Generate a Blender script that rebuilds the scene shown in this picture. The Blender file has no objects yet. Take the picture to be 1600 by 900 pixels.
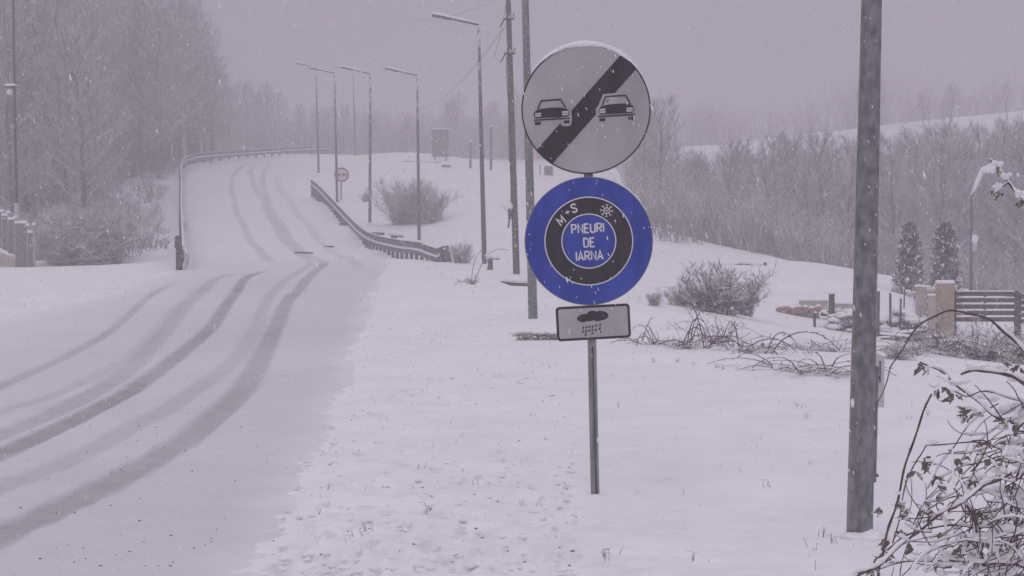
import bpy, math, random
import numpy as np
from mathutils import Vector

S = bpy.context.scene
C = S.collection

# ------------------------------------------------------------------ camera
F = 2400.0                       # focal length in pixels of the 1600 px wide photograph
CAMZ = 1.7
PITCH = math.atan(55.0 / F)      # looking slightly down
cam_d = bpy.data.cameras.new('camera')
cam_d.sensor_width = 36.0
cam_d.lens = 36.0 * F / 1600.0
cam_d.clip_start = 0.05
cam_d.clip_end = 3000
cam = bpy.data.objects.new('camera', cam_d)
C.objects.link(cam)
cam.location = (0, 0, CAMZ)
cam.rotation_euler = (math.pi / 2 - PITCH, 0, 0)
S.camera = cam

# ------------------------------------------------------------------ sky (overcast) and sun
SUN_EL, SUN_AZ = math.radians(48), math.radians(205)
W = bpy.data.worlds.new('World')
S.world = W
W.use_nodes = True
nt = W.node_tree
nt.nodes.clear()
out = nt.nodes.new('ShaderNodeOutputWorld')
bg = nt.nodes.new('ShaderNodeBackground')
sky = nt.nodes.new('ShaderNodeTexSky')
sky.sky_type = 'NISHITA'
sky.sun_disc = False
sky.sun_elevation = SUN_EL
sky.sun_rotation = SUN_AZ
hs = nt.nodes.new('ShaderNodeHueSaturation')
hs.inputs['Saturation'].default_value = 0.12
nt.links.new(sky.outputs[0], hs.inputs['Color'])
# even cloud deck: an overcast sky is about three times brighter overhead than at the horizon
tc = nt.nodes.new('ShaderNodeTexCoord')
sx = nt.nodes.new('ShaderNodeSeparateXYZ')
nt.links.new(tc.outputs['Generated'], sx.inputs[0])
mr = nt.nodes.new('ShaderNodeMapRange')
mr.inputs['From Min'].default_value = 0.0
mr.inputs['From Max'].default_value = 1.0
mr.inputs['To Min'].default_value = 2.25
mr.inputs['To Max'].default_value = 10.0
nt.links.new(sx.outputs['Z'], mr.inputs['Value'])
vm = nt.nodes.new('ShaderNodeVectorMath')
vm.operation = 'SCALE'
vm.inputs[0].default_value = (0.96, 0.875, 1.03)
nt.links.new(mr.outputs[0], vm.inputs['Scale'])
mx = nt.nodes.new('ShaderNodeMix')
mx.data_type = 'RGBA'
mx.inputs[0].default_value = 0.9
nt.links.new(hs.outputs[0], mx.inputs[6])
nt.links.new(vm.outputs[0], mx.inputs[7])
bg.inputs['Strength'].default_value = 0.1
nt.links.new(mx.outputs[2], bg.inputs['Color'])
nt.links.new(bg.outputs[0], out.inputs['Surface'])

sd = bpy.data.lights.new('sun', 'SUN')
sd.energy = 0.5
sd.angle = math.radians(50)
sd.color = (1.0, 0.965, 0.99)
sun = bpy.data.objects.new('sun', sd)
C.objects.link(sun)
sun.rotation_euler = (math.pi / 2 - SUN_EL, 0, math.pi - SUN_AZ)

S.view_settings.view_transform = 'Standard'
S.view_settings.look = 'None'
S.view_settings.exposure = 0.0
S.view_settings.gamma = 1.0
S.render.engine = 'CYCLES'
S.cycles.max_bounces = 6
S.cycles.diffuse_bounces = 3
S.cycles.glossy_bounces = 2
S.cycles.volume_bounces = 2
S.cycles.use_denoising = True

FOG_DENSITY = 0.0068

# ------------------------------------------------------------------ picture -> world
FW = np.array([0, math.cos(PITCH), -math.sin(PITCH)])
UP = np.array([0, math.sin(PITCH), math.cos(PITCH)])
RT = np.array([1.0, 0, 0])
CAM = np.array([0, 0, CAMZ])


def ray(u, v):
    return FW + RT * (u - 800) / F + UP * (450 - v) / F


def P(u, v, d):
    """world point seen at photograph pixel (u, v), d metres ahead"""
    r = ray(u, v)
    return CAM + r * (d / r[1])


# ------------------------------------------------------------------ terrain
ctrl = []


def cw(x, y, z):
    ctrl.append((x, y, z))


def cp(u, v, d):
    p = P(u, v, d)
    ctrl.append((p[0], p[1], p[2]))


for y in (-30, 0, 7, 11):
    for x in (-14, -7, -2, 2, 7, 14):
        cw(x, y, 0)
for u in (0, 300, 600): cp(u, 587, 20)
cp(0, 499, 30); cp(250, 499, 30); cp(480, 499, 30)
cp(120, 451, 40); cp(400, 452, 40)
for u in (0, 100, 200): cp(u, 424, 46)
cp(290, 421, 49); cp(400, 424, 49); cp(600, 423, 49); cp(450, 405, 55); cp(580, 407, 55)
# road up the hill
for u, v, d in ((300, 392, 61), (400, 392, 61), (500, 394, 61), (292, 382, 67.5), (400, 381, 67.5), (520, 384, 67.5), (290, 367, 74), (400, 366, 74), (540, 372, 74),
                (288, 344, 82), (400, 342, 82), (500, 345, 82), (286, 325, 89), (400, 323, 89), (286, 308, 96), (400, 305, 96), (470, 310, 96), (286, 288, 105), (400, 287, 105),
                (286, 268, 114), (380, 267, 114), (455, 271, 114), (310, 255, 121), (400, 254, 124), (440, 247, 137), (380, 247, 134), (508, 240, 151), (430, 241, 146)):
    cp(u, v, d)
# lamp posts and the verge behind the rail
for t in ((757, 415, 51), (655, 377, 74), (578, 350, 82), (527, 320, 94), (497, 272, 115), (555, 247, 140)): cp(*t)
for t in ((690, 414, 58), (620, 405, 66), (570, 387, 74), (530, 347, 84), (500, 315, 92), (487, 303, 95.5)): cp(*t)
# mound on the right of the road
for t in ((640, 240, 128), (740, 262, 112), (860, 272, 100), (700, 320, 85), (800, 330, 78), (900, 345, 72), (1000, 400, 62), (1100, 409, 56),
          (1200, 417, 51), (1330, 437, 48), (1400, 444, 52), (807, 425, 45), (740, 445, 38), (700, 470, 30), (833, 508, 28), (640, 470, 30),
          (1000, 480, 30), (1120, 488, 32), (1000, 440, 44), (1190, 482, 40), (1260, 498, 40), (1330, 500, 40.5), (1300, 512, 37), (1450, 535, 37), (1590, 545, 37), (1200, 582, 19.5),
          (1400, 570, 21), (1600, 575, 21), (1050, 545, 22), (1250, 545, 25), (900, 545, 22), (1475, 560, 33), (1420, 470, 50)): cp(*t)
cw(13, 15, 0)
# left of the road: the bank drops away behind the crest
cp(245, 350, 88); cp(200, 402, 72); cp(262, 300, 104); cp(120, 424, 58); cp(50, 416, 58); cp(0, 416, 57); cp(-80, 420, 55)
cw(-30, 45, 0.8); cw(-30, 75, 1.5); cw(-36, 90, 2.6); cw(-45, 120, 6); cw(-34, 122, 6.5)
cw(-25, 168, 12); cw(0, 168, 12); cw(-60, 60, 3); cw(-60, 20, 0.5)
# behind the mound, the valley and the far hillside on the right
cw(12, 110, 5.0); cw(12, 140, 8); cw(20, 80, -1.0); cw(14, 90, 1.2); cw(32, 82, -1.5); cw(40, 70, -1.5); cw(22, 120, 5.5)
for x, zz in ((40, (1.5, 7.6, 12.9, 15.2)), (62, (2.0, 8.8, 14.4, 17.2)), (85, (2.5, 10, 16.0, 19)), (25, (1.2, 6.5, 11.8, 13.6))):
    for y, z in zip((100, 125, 150, 168), zz): cw(x, y, z)
cw(15, 150, 10.5); cw(30, 200, 15.6); cw(60, 200, 18.5)
for x in (-150, -80, 0, 80, 150):
    cw(x, 230, 14); cw(x, 420, 16)
for x in (-250, 250):
    for y in (-50, 100, 300): cw(x, y, 6)
for x in (-40, 40):
    cw(x, -50, 0); cw(x, 10, 0)

CT = np.array(ctrl)
_K = 20.0


def _phi(r2):
    return np.where(r2 > 1e-9, 0.5 * r2 * np.log(r2 + 1e-12), 0)


def _fit():
    A = CT[:, :2] / _K
    n = len(A)
    d2 = ((A[:, None] - A[None]) ** 2).sum(-1)
    M = np.zeros((n + 3, n + 3))
    M[:n, :n] = _phi(d2) + np.eye(n) * 0.0025
    M[:n, n] = 1
    M[:n, n + 1:] = A
    M[n:, :n] = M[:n, n:].T
    b = np.zeros(n + 3)
    b[:n] = CT[:, 2]
    return np.linalg.solve(M, b)


_W = _fit()


def zt(x, y):
    x = np.asarray(x, float); y = np.asarray(y, float)
    sh = x.shape
    q = np.stack([x.ravel(), y.ravel()], 1) / _K
    o = np.empty(len(q))
    A = CT[:, :2] / _K
    for i in range(0, len(q), 20000):
        c = q[i:i + 20000]
        d2 = ((c[:, None] - A[None]) ** 2).sum(-1)
        o[i:i + 20000] = _phi(d2) @ _W[:-3] + _W[-3] + c @ _W[-2:]
    return o.reshape(sh)


def z1(x, y):
    return float(zt(np.array([x]), np.array([y]))[0])


def hit(u, v, y0=5.0, y1=190.0):
    """where the sight line through a photograph pixel first meets the terrain"""
    ys = np.concatenate([np.arange(y0, 40, .1), np.arange(40, y1, .35)])
    r = ray(u, v)
    pts = CAM[None] + r[None] * (ys / r[1])[:, None]
    below = pts[:, 2] < zt(pts[:, 0], pts[:, 1])
    k = int(np.argmax(below)) if below.any() else len(ys) - 1
    return pts[k, 0], pts[k, 1]


def on(u, v, d):
    p = P(u, v, d)
    return Vector((p[0], p[1], z1(p[0], p[1])))


_tab = np.random.RandomState(7).rand(256, 256)


def vn(x, y, s, o=0):
    """value noise in 0..1"""
    x = np.asarray(x) / s + o * 17.3; y = np.asarray(y) / s + o * 31.7
    xi = np.floor(x).astype(int); yi = np.floor(y).astype(int)
    fx = x - xi; fy = y - yi
    fx = fx * fx * (3 - 2 * fx); fy = fy * fy * (3 - 2 * fy)
    g = lambda a, b: _tab[a & 255, b & 255]
    return (g(xi, yi) * (1 - fx) + g(xi + 1, yi) * fx) * (1 - fy) + (g(xi, yi + 1) * (1 - fx) + g(xi + 1, yi + 1) * fx) * fy


def sstep(a, b, x):
    t = np.clip((x - a) / (b - a), 0, 1)
    return t * t * (3 - 2 * t)


# ------------------------------------------------------------------ materials
SNOW = (0.83, 0.83, 0.84)


def mat(name, c1, c2=None, scale=8.0, rough=0.7, bump=0.0, bscale=40.0, metal=0.0, snow=None, stretch=(1, 1, 1), spec=0.3, lo=.35, hi=.65, snscale=6.0):
    m = bpy.data.materials.new(name)
    m.use_nodes = True
    t = m.node_tree
    b = t.nodes['Principled BSDF']
    b.inputs['Roughness'].default_value = rough
    b.inputs['Metallic'].default_value = metal
    b.inputs['Specular IOR Level'].default_value = spec
    tc = t.nodes.new('ShaderNodeTexCoord')
    mp = t.nodes.new('ShaderNodeMapping')
    mp.inputs['Scale'].default_value = stretch
    t.links.new(tc.outputs['Object'], mp.inputs[0])
    n = t.nodes.new('ShaderNodeTexNoise')
    n.inputs['Scale'].default_value = scale
    n.inputs['Detail'].default_value = 5
    t.links.new(mp.outputs[0], n.inputs['Vector'])
    r = t.nodes.new('ShaderNodeValToRGB')
    c2 = c2 or tuple(min(1, c * 1.25) for c in c1)
    r.color_ramp.elements[0].position = lo
    r.color_ramp.elements[1].position = hi
    r.color_ramp.elements[0].color = (*c1, 1)
    r.color_ramp.elements[1].color = (*c2, 1)
    t.links.new(n.outputs['Fac'], r.inputs[0])
    col = r.outputs[0]
    if snow:
        g = t.nodes.new('ShaderNodeNewGeometry')
        sp = t.nodes.new('ShaderNodeSeparateXYZ')
        t.links.new(g.outputs['Normal'], sp.inputs[0])
        n2 = t.nodes.new('ShaderNodeTexNoise')
        n2.inputs['Scale'].default_value = snscale
        n2.inputs['Detail'].default_value = 3
        t.links.new(tc.outputs['Object'], n2.inputs['Vector'])
        ad = t.nodes.new('ShaderNodeMath')
        ad.operation = 'MULTIPLY_ADD'
        ad.inputs[1].default_value = 1.2
        t.links.new(n2.outputs['Fac'], ad.inputs[0])
        t.links.new(sp.outputs['Z'], ad.inputs[2])
        ms = t.nodes.new('ShaderNodeMapRange')
        ms.inputs['From Min'].default_value = snow[0] + .6
        ms.inputs['From Max'].default_value = snow[1] + .6
        t.links.new(ad.outputs[0], ms.inputs['Value'])
        mx = t.nodes.new('ShaderNodeMix')
        mx.data_type = 'RGBA'
        t.links.new(ms.outputs[0], mx.inputs[0])
        t.links.new(col, mx.inputs[6])
        mx.inputs[7].default_value = (*SNOW, 1)
        col = mx.outputs[2]
    t.links.new(col, b.inputs['Base Color'])
    if bump:
        n3 = t.nodes.new('ShaderNodeTexNoise')
        n3.inputs['Scale'].default_value = bscale
        n3.inputs['Detail'].default_value = 6
        t.links.new(mp.outputs[0], n3.inputs['Vector'])
        bp = t.nodes.new('ShaderNodeBump')
        bp.inputs['Strength'].default_value = bump
        bp.inputs['Distance'].default_value = 0.02
        t.links.new(n3.outputs['Fac'], bp.inputs['Height'])
        t.links.new(bp.outputs[0], b.inputs['Normal'])
    return m


M = {}
M['snow'] = mat('snow_ground', (.80, .80, .815), (.86, .86, .87), 1.3, .65, .35, 9.0)
M['cap'] = mat('snow_cap', (.80, .80, .82), (.87, .87, .88), 5, .65, .3, 25)
M['flake'] = mat('snowflake', (.85, .85, .87), (.9, .9, .9), 5, .6)
M['galv'] = mat('galvanised_steel', (.14, .143, .148), (.27, .273, .279), 24, .5, .12, 60, .35, stretch=(1, 1, .5), spec=.4)
M['galvd'] = mat('weathered_steel', (.075, .075, .08), (.14, .14, .145), 14, .55, .1, 50, .3, snow=(.45, .8))
M['post'] = mat('zinc_post', (.19, .195, .195), (.36, .36, .365), 40, .45, .08, 60, .25, stretch=(1, 1, .06), spec=.5)
M['darkmetal'] = mat('dark_steel', (.04, .04, .045), (.075, .075, .08), 20, .5, .05, 40)
M['rail'] = mat('guardrail_steel', (.065, .064, .066), (.13, .128, .13), 5, .6, .15, 20, .1, snow=(.75, .95))
M['signgrey'] = mat('sign_sheet', (.345, .34, .35), (.465, .455, .465), 2.6, .38, .03, 10, spec=.4, stretch=(1, 1, .6))
M['signpale'] = mat('sign_pale_sheet', (.52, .52, .53), (.58, .58, .59), 6, .4)
M['black'] = mat('sign_black', (.022, .021, .025), (.04, .038, .043), 12, .45, .03, 30, stretch=(1, 1, .25))
M['blue'] = mat('sign_blue', (.022, .047, .30), (.042, .076, .42), 6, .4, .03, 20, stretch=(1, 1, .3))
M['white'] = mat('sign_white', (.66, .64, .68), (.74, .72, .75), 12, .4)
M['back'] = mat('sign_aluminium', (.25, .25, .26), (.33, .33, .34), 9, .5, metal=.3)
M['red'] = mat('sign_red', (.30, .03, .045), (.38, .05, .06), 9, .45)
M['bark'] = mat('tree_bark', (.085, .078, .077), (.14, .128, .125), 5, .85, .3, 20, snow=(.15, .6), snscale=3)
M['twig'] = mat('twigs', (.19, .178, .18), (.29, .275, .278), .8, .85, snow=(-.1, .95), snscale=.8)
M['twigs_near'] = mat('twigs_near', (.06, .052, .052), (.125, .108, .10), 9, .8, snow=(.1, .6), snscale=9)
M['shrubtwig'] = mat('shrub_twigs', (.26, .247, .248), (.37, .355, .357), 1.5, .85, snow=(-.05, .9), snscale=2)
M['stem'] = mat('bramble_stem', (.065, .05, .052), (.15, .115, .112), 26, .7, .25, 90)
M['leaf'] = mat('bramble_leaf', (.09, .092, .07), (.19, .175, .135), 30, .6, .15, 90, snow=(.25, .75), snscale=40)
M['thuja'] = mat('thuja_leaf', (.03, .04, .032), (.06, .068, .052), 6, .8, snow=(-.55, .2), snscale=4.5)
M['wood'] = mat('weathered_wood', (.08, .07, .066), (.15, .135, .128), 6, .8, .25, 25, stretch=(6, 6, .6), snow=(.6, .9))
M['slat'] = mat('dark_slat', (.055, .05, .052), (.095, .088, .09), 6, .75, .2, 30, stretch=(.4, 4, 4), snow=(.55, .9))
M['conc'] = mat('concrete', (.36, .35, .31), (.47, .455, .41), 6, .85, .3, 40, snow=(.55, .9))
M['panel'] = mat('stone_panel', (.17, .163, .157), (.25, .24, .235), 8, .85, .4, 18)
M['tan'] = mat('tan_plaster', (.33, .275, .205), (.41, .34, .26), 4, .85, .25, 30)
M['tile'] = mat('clay_tile', (.27, .175, .15), (.36, .25, .22), 8, .8, .2, 40, snow=(.3, .75))
M['stone'] = mat('field_stone', (.13, .125, .125), (.24, .23, .225), 6, .85, .4, 18, snow=(.45, .8))
M['grass'] = mat('dry_grass', (.10, .085, .06), (.20, .17, .125), 4, .85)
M['clod'] = mat('dirt_clod', (.16, .152, .148), (.30, .29, .28), 20, .9)
M['plast'] = mat('pale_plastic', (.47, .47, .48), (.53, .53, .54), 5, .5)
M['lamphead'] = mat('lamp_housing', (.09, .09, .095), (.13, .13, .135), 9, .5, snow=(.5, .85))
M['glass'] = mat('lamp_glass', (.72, .73, .75), (.8, .8, .8), 5, .15, spec=.6)
M['wire'] = mat('cable_sheath', (.05, .05, .052), (.08, .08, .08), 20, .6)
M['board'] = mat('grey_board', (.15, .146, .15), (.2, .195, .2), 3, .8)

# road snow: compacted and slushy where the attribute "wear" says so
rm = bpy.data.materials.new('road_snow')
rm.use_nodes = True
t = rm.node_tree
b = t.nodes['Principled BSDF']
b.inputs['Roughness'].default_value = .6
b.inputs['Specular IOR Level'].default_value = .3
at = t.nodes.new('ShaderNodeAttribute'); at.attribute_name = 'wear'
tcn = t.nodes.new('ShaderNodeTexCoord')
n1 = t.nodes.new('ShaderNodeTexNoise'); n1.inputs['Scale'].default_value = 2.2; n1.inputs['Detail'].default_value = 8
n1.inputs['Roughness'].default_value = .7
t.links.new(tcn.outputs['Object'], n1.inputs['Vector'])
n2 = t.nodes.new('ShaderNodeTexNoise'); n2.inputs['Scale'].default_value = 28; n2.inputs['Detail'].default_value = 5
t.links.new(tcn.outputs['Object'], n2.inputs['Vector'])
sc_ = t.nodes.new('ShaderNodeMath'); sc_.operation = 'MULTIPLY_ADD'; sc_.inputs[1].default_value = .7; sc_.inputs[2].default_value = .65
t.links.new(n1.outputs['Fac'], sc_.inputs[0])
mu = t.nodes.new('ShaderNodeMath'); mu.operation = 'MULTIPLY'
t.links.new(at.outputs['Fac'], mu.inputs[0]); t.links.new(sc_.outputs[0], mu.inputs[1])
sc2 = t.nodes.new('ShaderNodeMath'); sc2.operation = 'MULTIPLY_ADD'; sc2.inputs[1].default_value = .5; sc2.inputs[2].default_value = .75
t.links.new(n2.outputs['Fac'], sc2.inputs[0])
mu2 = t.nodes.new('ShaderNodeMath'); mu2.operation = 'MULTIPLY'; mu2.use_clamp = True
t.links.new(mu.outputs[0], mu2.inputs[0]); t.links.new(sc2.outputs[0], mu2.inputs[1])
cr = t.nodes.new('ShaderNodeMix'); cr.data_type = 'RGBA'
cr.inputs[6].default_value = (.815, .815, .825, 1)
cr.inputs[7].default_value = (.25, .245, .25, 1)
t.links.new(mu2.outputs[0], cr.inputs[0])
t.links.new(cr.outputs[2], b.inputs['Base Color'])
bp = t.nodes.new('ShaderNodeBump'); bp.inputs['Strength'].default_value = .25; bp.inputs['Distance'].default_value = .02
t.links.new(n2.outputs['Fac'], bp.inputs['Height']); t.links.new(bp.outputs[0], b.inputs['Normal'])
M['road'] = rm


# ------------------------------------------------------------------ building helpers
def tag(o, label=None, cat=None, group=None, kind=None):
    if label: o['label'] = label
    if cat: o['category'] = cat
    if group: o['group'] = group
    if kind: o['kind'] = kind
    return o


def empty(name, loc, rot=(0, 0, 0)):
    o = bpy.data.objects.new(name, None)
    o.empty_display_size = .2
    C.objects.link(o)
    o.location = loc
    o.rotation_euler = rot
    return o


def mesh_obj(name, V, Fc, m, parent=None, smooth=False, loc=None):
    me = bpy.data.meshes.new(name)
    if isinstance(V, np.ndarray): V = V.tolist()
    if isinstance(Fc, np.ndarray): Fc = Fc.tolist()
    me.from_pydata(V, [], Fc)
    me.materials.append(m)
    if smooth:
        me.polygons.foreach_set('use_smooth', np.ones(len(me.polygons), bool))
    me.update()
    o = bpy.data.objects.new(name, me)
    C.objects.link(o)
    if parent: o.parent = parent
    if loc is not None: o.location = loc
    return o


class MB:
    def __init__(s): s.v = []; s.f = []

    def add(s, V, Fc):
        k = len(s.v)
        s.v += [tuple(map(float, p)) for p in V]
        s.f += [tuple(i + k for i in q) for q in Fc]
        return s

    def box(s, x0, x1, y0, y1, z0, z1, bev=0.0):
        if bev <= 0:
            V = [(x, y, z) for z in (z0, z1) for x, y in ((x0, y0), (x1, y0), (x1, y1), (x0, y1))]
            return s.add(V, [(0, 3, 2, 1), (4, 5, 6, 7), (0, 1, 5, 4), (1, 2, 6, 5), (2, 3, 7, 6), (3, 0, 4, 7)])
        e = bev
        ring = lambda i, z: [(x0 + i, y0 + e + 0, z), (x0 + e, y0 + i, z), (x1 - e, y0 + i, z), (x1 - i, y0 + e, z), (x1 - i, y1 - e, z), (x1 - e, y1 - i, z), (x0 + e, y1 - i, z), (x0 + i, y1 - e, z)]
        R = ring(0, z0) + ring(0, z1 - e) + ring(e * .7, z1)
        Fc = [tuple(range(7, -1, -1)), tuple(range(16, 24))]
        for a in (0, 8):
            for i in range(8):
                j = (i + 1) % 8
                Fc.append((a + i, a + j, a + 8 + j, a + 8 + i))
        return s.add(R, Fc)

    def tube(s, pts, rad, n=6, cap=True, squash=1.0):
        pts = [np.array(p, float) for p in pts]
        if np.isscalar(rad): rad = [rad] * len(pts)
        V = []; Fc = []
        prev = None
        for i, p in enumerate(pts):
            d = pts[min(i + 1, len(pts) - 1)] - pts[max(i - 1, 0)]
            d = d / (np.linalg.norm(d) + 1e-9)
            if prev is None:
                a = np.array([1.0, 0, 0]) if abs(d[0]) < .8 else np.array([0, 1.0, 0])
            else:
                a = prev
            a = a - d * a.dot(d); a /= np.linalg.norm(a) + 1e-9
            b = np.cross(d, a)
            prev = a
            for k in range(n):
                th = 2 * math.pi * (k + .5) / n
                V.append(p + (a * math.cos(th) + b * math.sin(th) * squash) * rad[i])
        for i in range(len(pts) - 1):
            for k in range(n):
                j = (k + 1) % n
                Fc.append((i * n + k, i * n + j, (i + 1) * n + j, (i + 1) * n + k))
        if cap:
            Fc.append(tuple(range(n - 1, -1, -1)))
            Fc.append(tuple(range((len(pts) - 1) * n, len(pts) * n)))
        return s.add(V, Fc)

    def sweep(s, prof, path, up=np.array([0, 0, 1.0]), closed=True):
        """profile points (side, up) carried along a path"""
        V = []; Fc = []; n = len(prof)
        path = [np.array(p, float) for p in path]
        for i, p in enumerate(path):
            d = path[min(i + 1, len(path) - 1)] - path[max(i - 1, 0)]
            d[2] = 0
            d /= np.linalg.norm(d) + 1e-9
            side = np.cross(d, up)
            for a, b in prof: V.append(p + side * a + up * b)
        for i in range(len(path) - 1):
            for k in range(n if closed else n - 1):
                j = (k + 1) % n
                Fc.append((i * n + k, i * n + j, (i + 1) * n + j, (i + 1) * n + k))
        if closed:
            Fc.append(tuple(range(n - 1, -1, -1)))
            Fc.append(tuple(range((len(path) - 1) * n, len(path) * n)))
        return s.add(V, Fc)

    def blob(s, c, r, rng, nu=8, nv=5, rough=.18):
        """lumpy ellipsoid"""
        V = [(c[0], c[1], c[2] - r[2])]; Fc = []
        for j in range(1, nv):
            ph = math.pi * j / nv - math.pi / 2
            for i in range(nu):
                th = 2 * math.pi * i / nu
                k = 1 + rng.uniform(-rough, rough)
                V.append((c[0] + r[0] * k * math.cos(th) * math.cos(ph), c[1] + r[1] * k * math.sin(th) * math.cos(ph), c[2] + r[2] * k * math.sin(ph)))
        V.append((c[0], c[1], c[2] + r[2]))
        L = len(V) - 1
        for i in range(nu): Fc.append((0, 1 + (i + 1) % nu, 1 + i)); Fc.append((L, L - nu + i, L - nu + (i + 1) % nu))
        for j in range(nv - 2):
            for i in range(nu):
                a = 1 + j * nu; k = (i + 1) % nu
                Fc.append((a + i, a + k, a + nu + k, a + nu + i))
        return s.add(V, Fc)

    def build(s, name, m, parent=None, smooth=False, loc=None):
        return mesh_obj(name, s.v, s.f, m, parent, smooth, loc)


def seg_arrays(segs, n=3):
    """many thin tapered prisms from (p0, p1, r0, r1) rows"""
    A = np.array([list(a) + list(b) + [r, q] for a, b, r, q in segs], float)
    p0, p1, r0, r1 = A[:, :3], A[:, 3:6], A[:, 6], A[:, 7]
    d = p1 - p0
    d /= np.linalg.norm(d, axis=1)[:, None] + 1e-9
    ref = np.where(np.abs(d[:, 2:3]) < .9, np.array([[0, 0, 1.0]]), np.array([[1.0, 0, 0]]))
    a = np.cross(d, ref); a /= np.linalg.norm(a, axis=1)[:, None] + 1e-9
    b = np.cross(a, d)
    V = np.empty((len(A), 2 * n, 3))
    for k in range(n):
        th = 2 * math.pi * k / n + math.pi / 2
        w = a * math.cos(th) + b * math.sin(th)
        V[:, k] = p0 + w * r0[:, None]
        V[:, n + k] = p1 + w * r1[:, None]
    base = np.arange(len(A))[:, None] * 2 * n
    Fc = []
    for k in range(n):
        j = (k + 1) % n
        Fc.append(base + np.array([[k, j, n + j, n + k]]))
    return V.reshape(-1, 3), np.concatenate(Fc, 0)


def seg_obj(name, segs, m, parent=None, n=3, loc=None):
    V, Fc = seg_arrays(segs, n)
    return mesh_obj(name, V, Fc, m, parent, n > 4, loc)


def copy_thing(o, loc, rotz=0.0, scale=1.0, label=None, group=None):
    r = o.copy()
    C.objects.link(r)
    r.location = loc
    r.rotation_euler = (o.rotation_euler[0], o.rotation_euler[1], rotz)
    r.scale = (scale, scale, scale) if np.isscalar(scale) else scale
    if label: r['label'] = label
    if group: r['group'] = group
    for ch in [c for c in o.children]:
        c = ch.copy()
        C.objects.link(c)
        c.parent = r
        for g in [q for q in ch.children]:
            d = g.copy()
            C.objects.link(d)
            d.parent = c
    return r


# ------------------------------------------------------------------ road
# right and left edge in metres as functions of distance ahead
RY = [-20, 0, 8, 13.4, 24, 36, 48, 58, 66, 74, 84, 92, 100, 115, 128, 140, 152, 172]
RX = [-1.2, -1.3, -1.48, -1.84, -2.6, -3.3, -4.0, -4.5, -5.8, -8.0, -10.6, -12.9, -14.6, -16.4, -16.0, -13.6, -10.2, -4]
LY = [-20, 0, 20, 36, 48, 62, 82, 97, 108, 116, 122, 128, 138, 152, 172]
LX = [-10.5, -10.5, -10.2, -10.0, -10.2, -13.0, -17.3, -20.5, -23.0, -24.3, -24.4, -23.6, -21.4, -17.9, -11.5]


def smooth_interp(y, Y, X):
    r = 0
    for o in (-4, -2, 0, 2, 4): r = r + np.interp(np.asarray(y) + o, Y, X)
    return r / 5


def road_r(y): return smooth_interp(y, RY, RX)


def road_l(y): return smooth_interp(y, LY, LX)


def resample(pts, step):
    pts = np.array(pts, float)
    # Catmull-Rom smoothing, then even spacing
    Q = [pts[0]]
    ext = np.vstack([2 * pts[0] - pts[1], pts, 2 * pts[-1] - pts[-2]])
    for i in range(1, len(ext) - 2):
        p0, p1, p2, p3 = ext[i - 1:i + 3]
        for t_ in np.linspace(.1, 1, 10):
            Q.append(.5 * (2 * p1 + (p2 - p0) * t_ + (2 * p0 - 5 * p1 + 4 * p2 - p3) * t_ ** 2 + (-p0 + 3 * p1 - 3 * p2 + p3) * t_ ** 3))
    Q = np.array(Q)
    L = np.concatenate([[0], np.cumsum(np.linalg.norm(np.diff(Q, axis=0), axis=1))])
    s = np.arange(0, L[-1], step)
    return np.stack([np.interp(s, L, Q[:, k]) for k in range(Q.shape[1])], 1)


tracks_px = [
    ([(-60, 628), (0, 600), (100, 555), (190, 500), (240, 457), (285, 434)], .12, .46),
    ([(-60, 662), (0, 640), (100, 607), (200, 555), (260, 495), (320, 441), (372, 428)], .13, .22),
    ([(-60, 698), (0, 674), (100, 633), (200, 575), (270, 500), (335, 437), (385, 426), (420, 421)], .17, .40),
    ([(-60, 730), (0, 703), (120, 650), (220, 595), (300, 535), (350, 480), (380, 437), (408, 424), (432, 416)], .16, .74),
    ([(-60, 782), (0, 757), (100, 718), (200, 667), (300, 610), (370, 557), (405, 500), (432, 450), (466, 424), (485, 412), (476, 402)], .16, .30),
    ([(-60, 858), (0, 830), (100, 785), (220, 725), (310, 668), (390, 590), (430, 510), (456, 460), (490, 425), (506, 412), (498, 402)], .18, .60),
    ([(436, 415), (420, 405), (385, 362), (367, 320), (362, 285), (375, 262), (400, 252)], .2, .33),
    ([(492, 408), (470, 398), (430, 350), (402, 300), (392, 268), (405, 254)], .22, .35),
    ([(506, 412), (484, 400), (446, 360), (418, 310), (411, 272), (425, 255)], .22, .36),
    ([(575, 425), (535, 400), (480, 350), (440, 300), (430, 270)], .25, .22),
]
track_w = []
for pts, hw, st in tracks_px:
    w = np.array([hit(u, v) for u, v in pts])
    track_w.append((resample(w, .15), hw, st))


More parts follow.
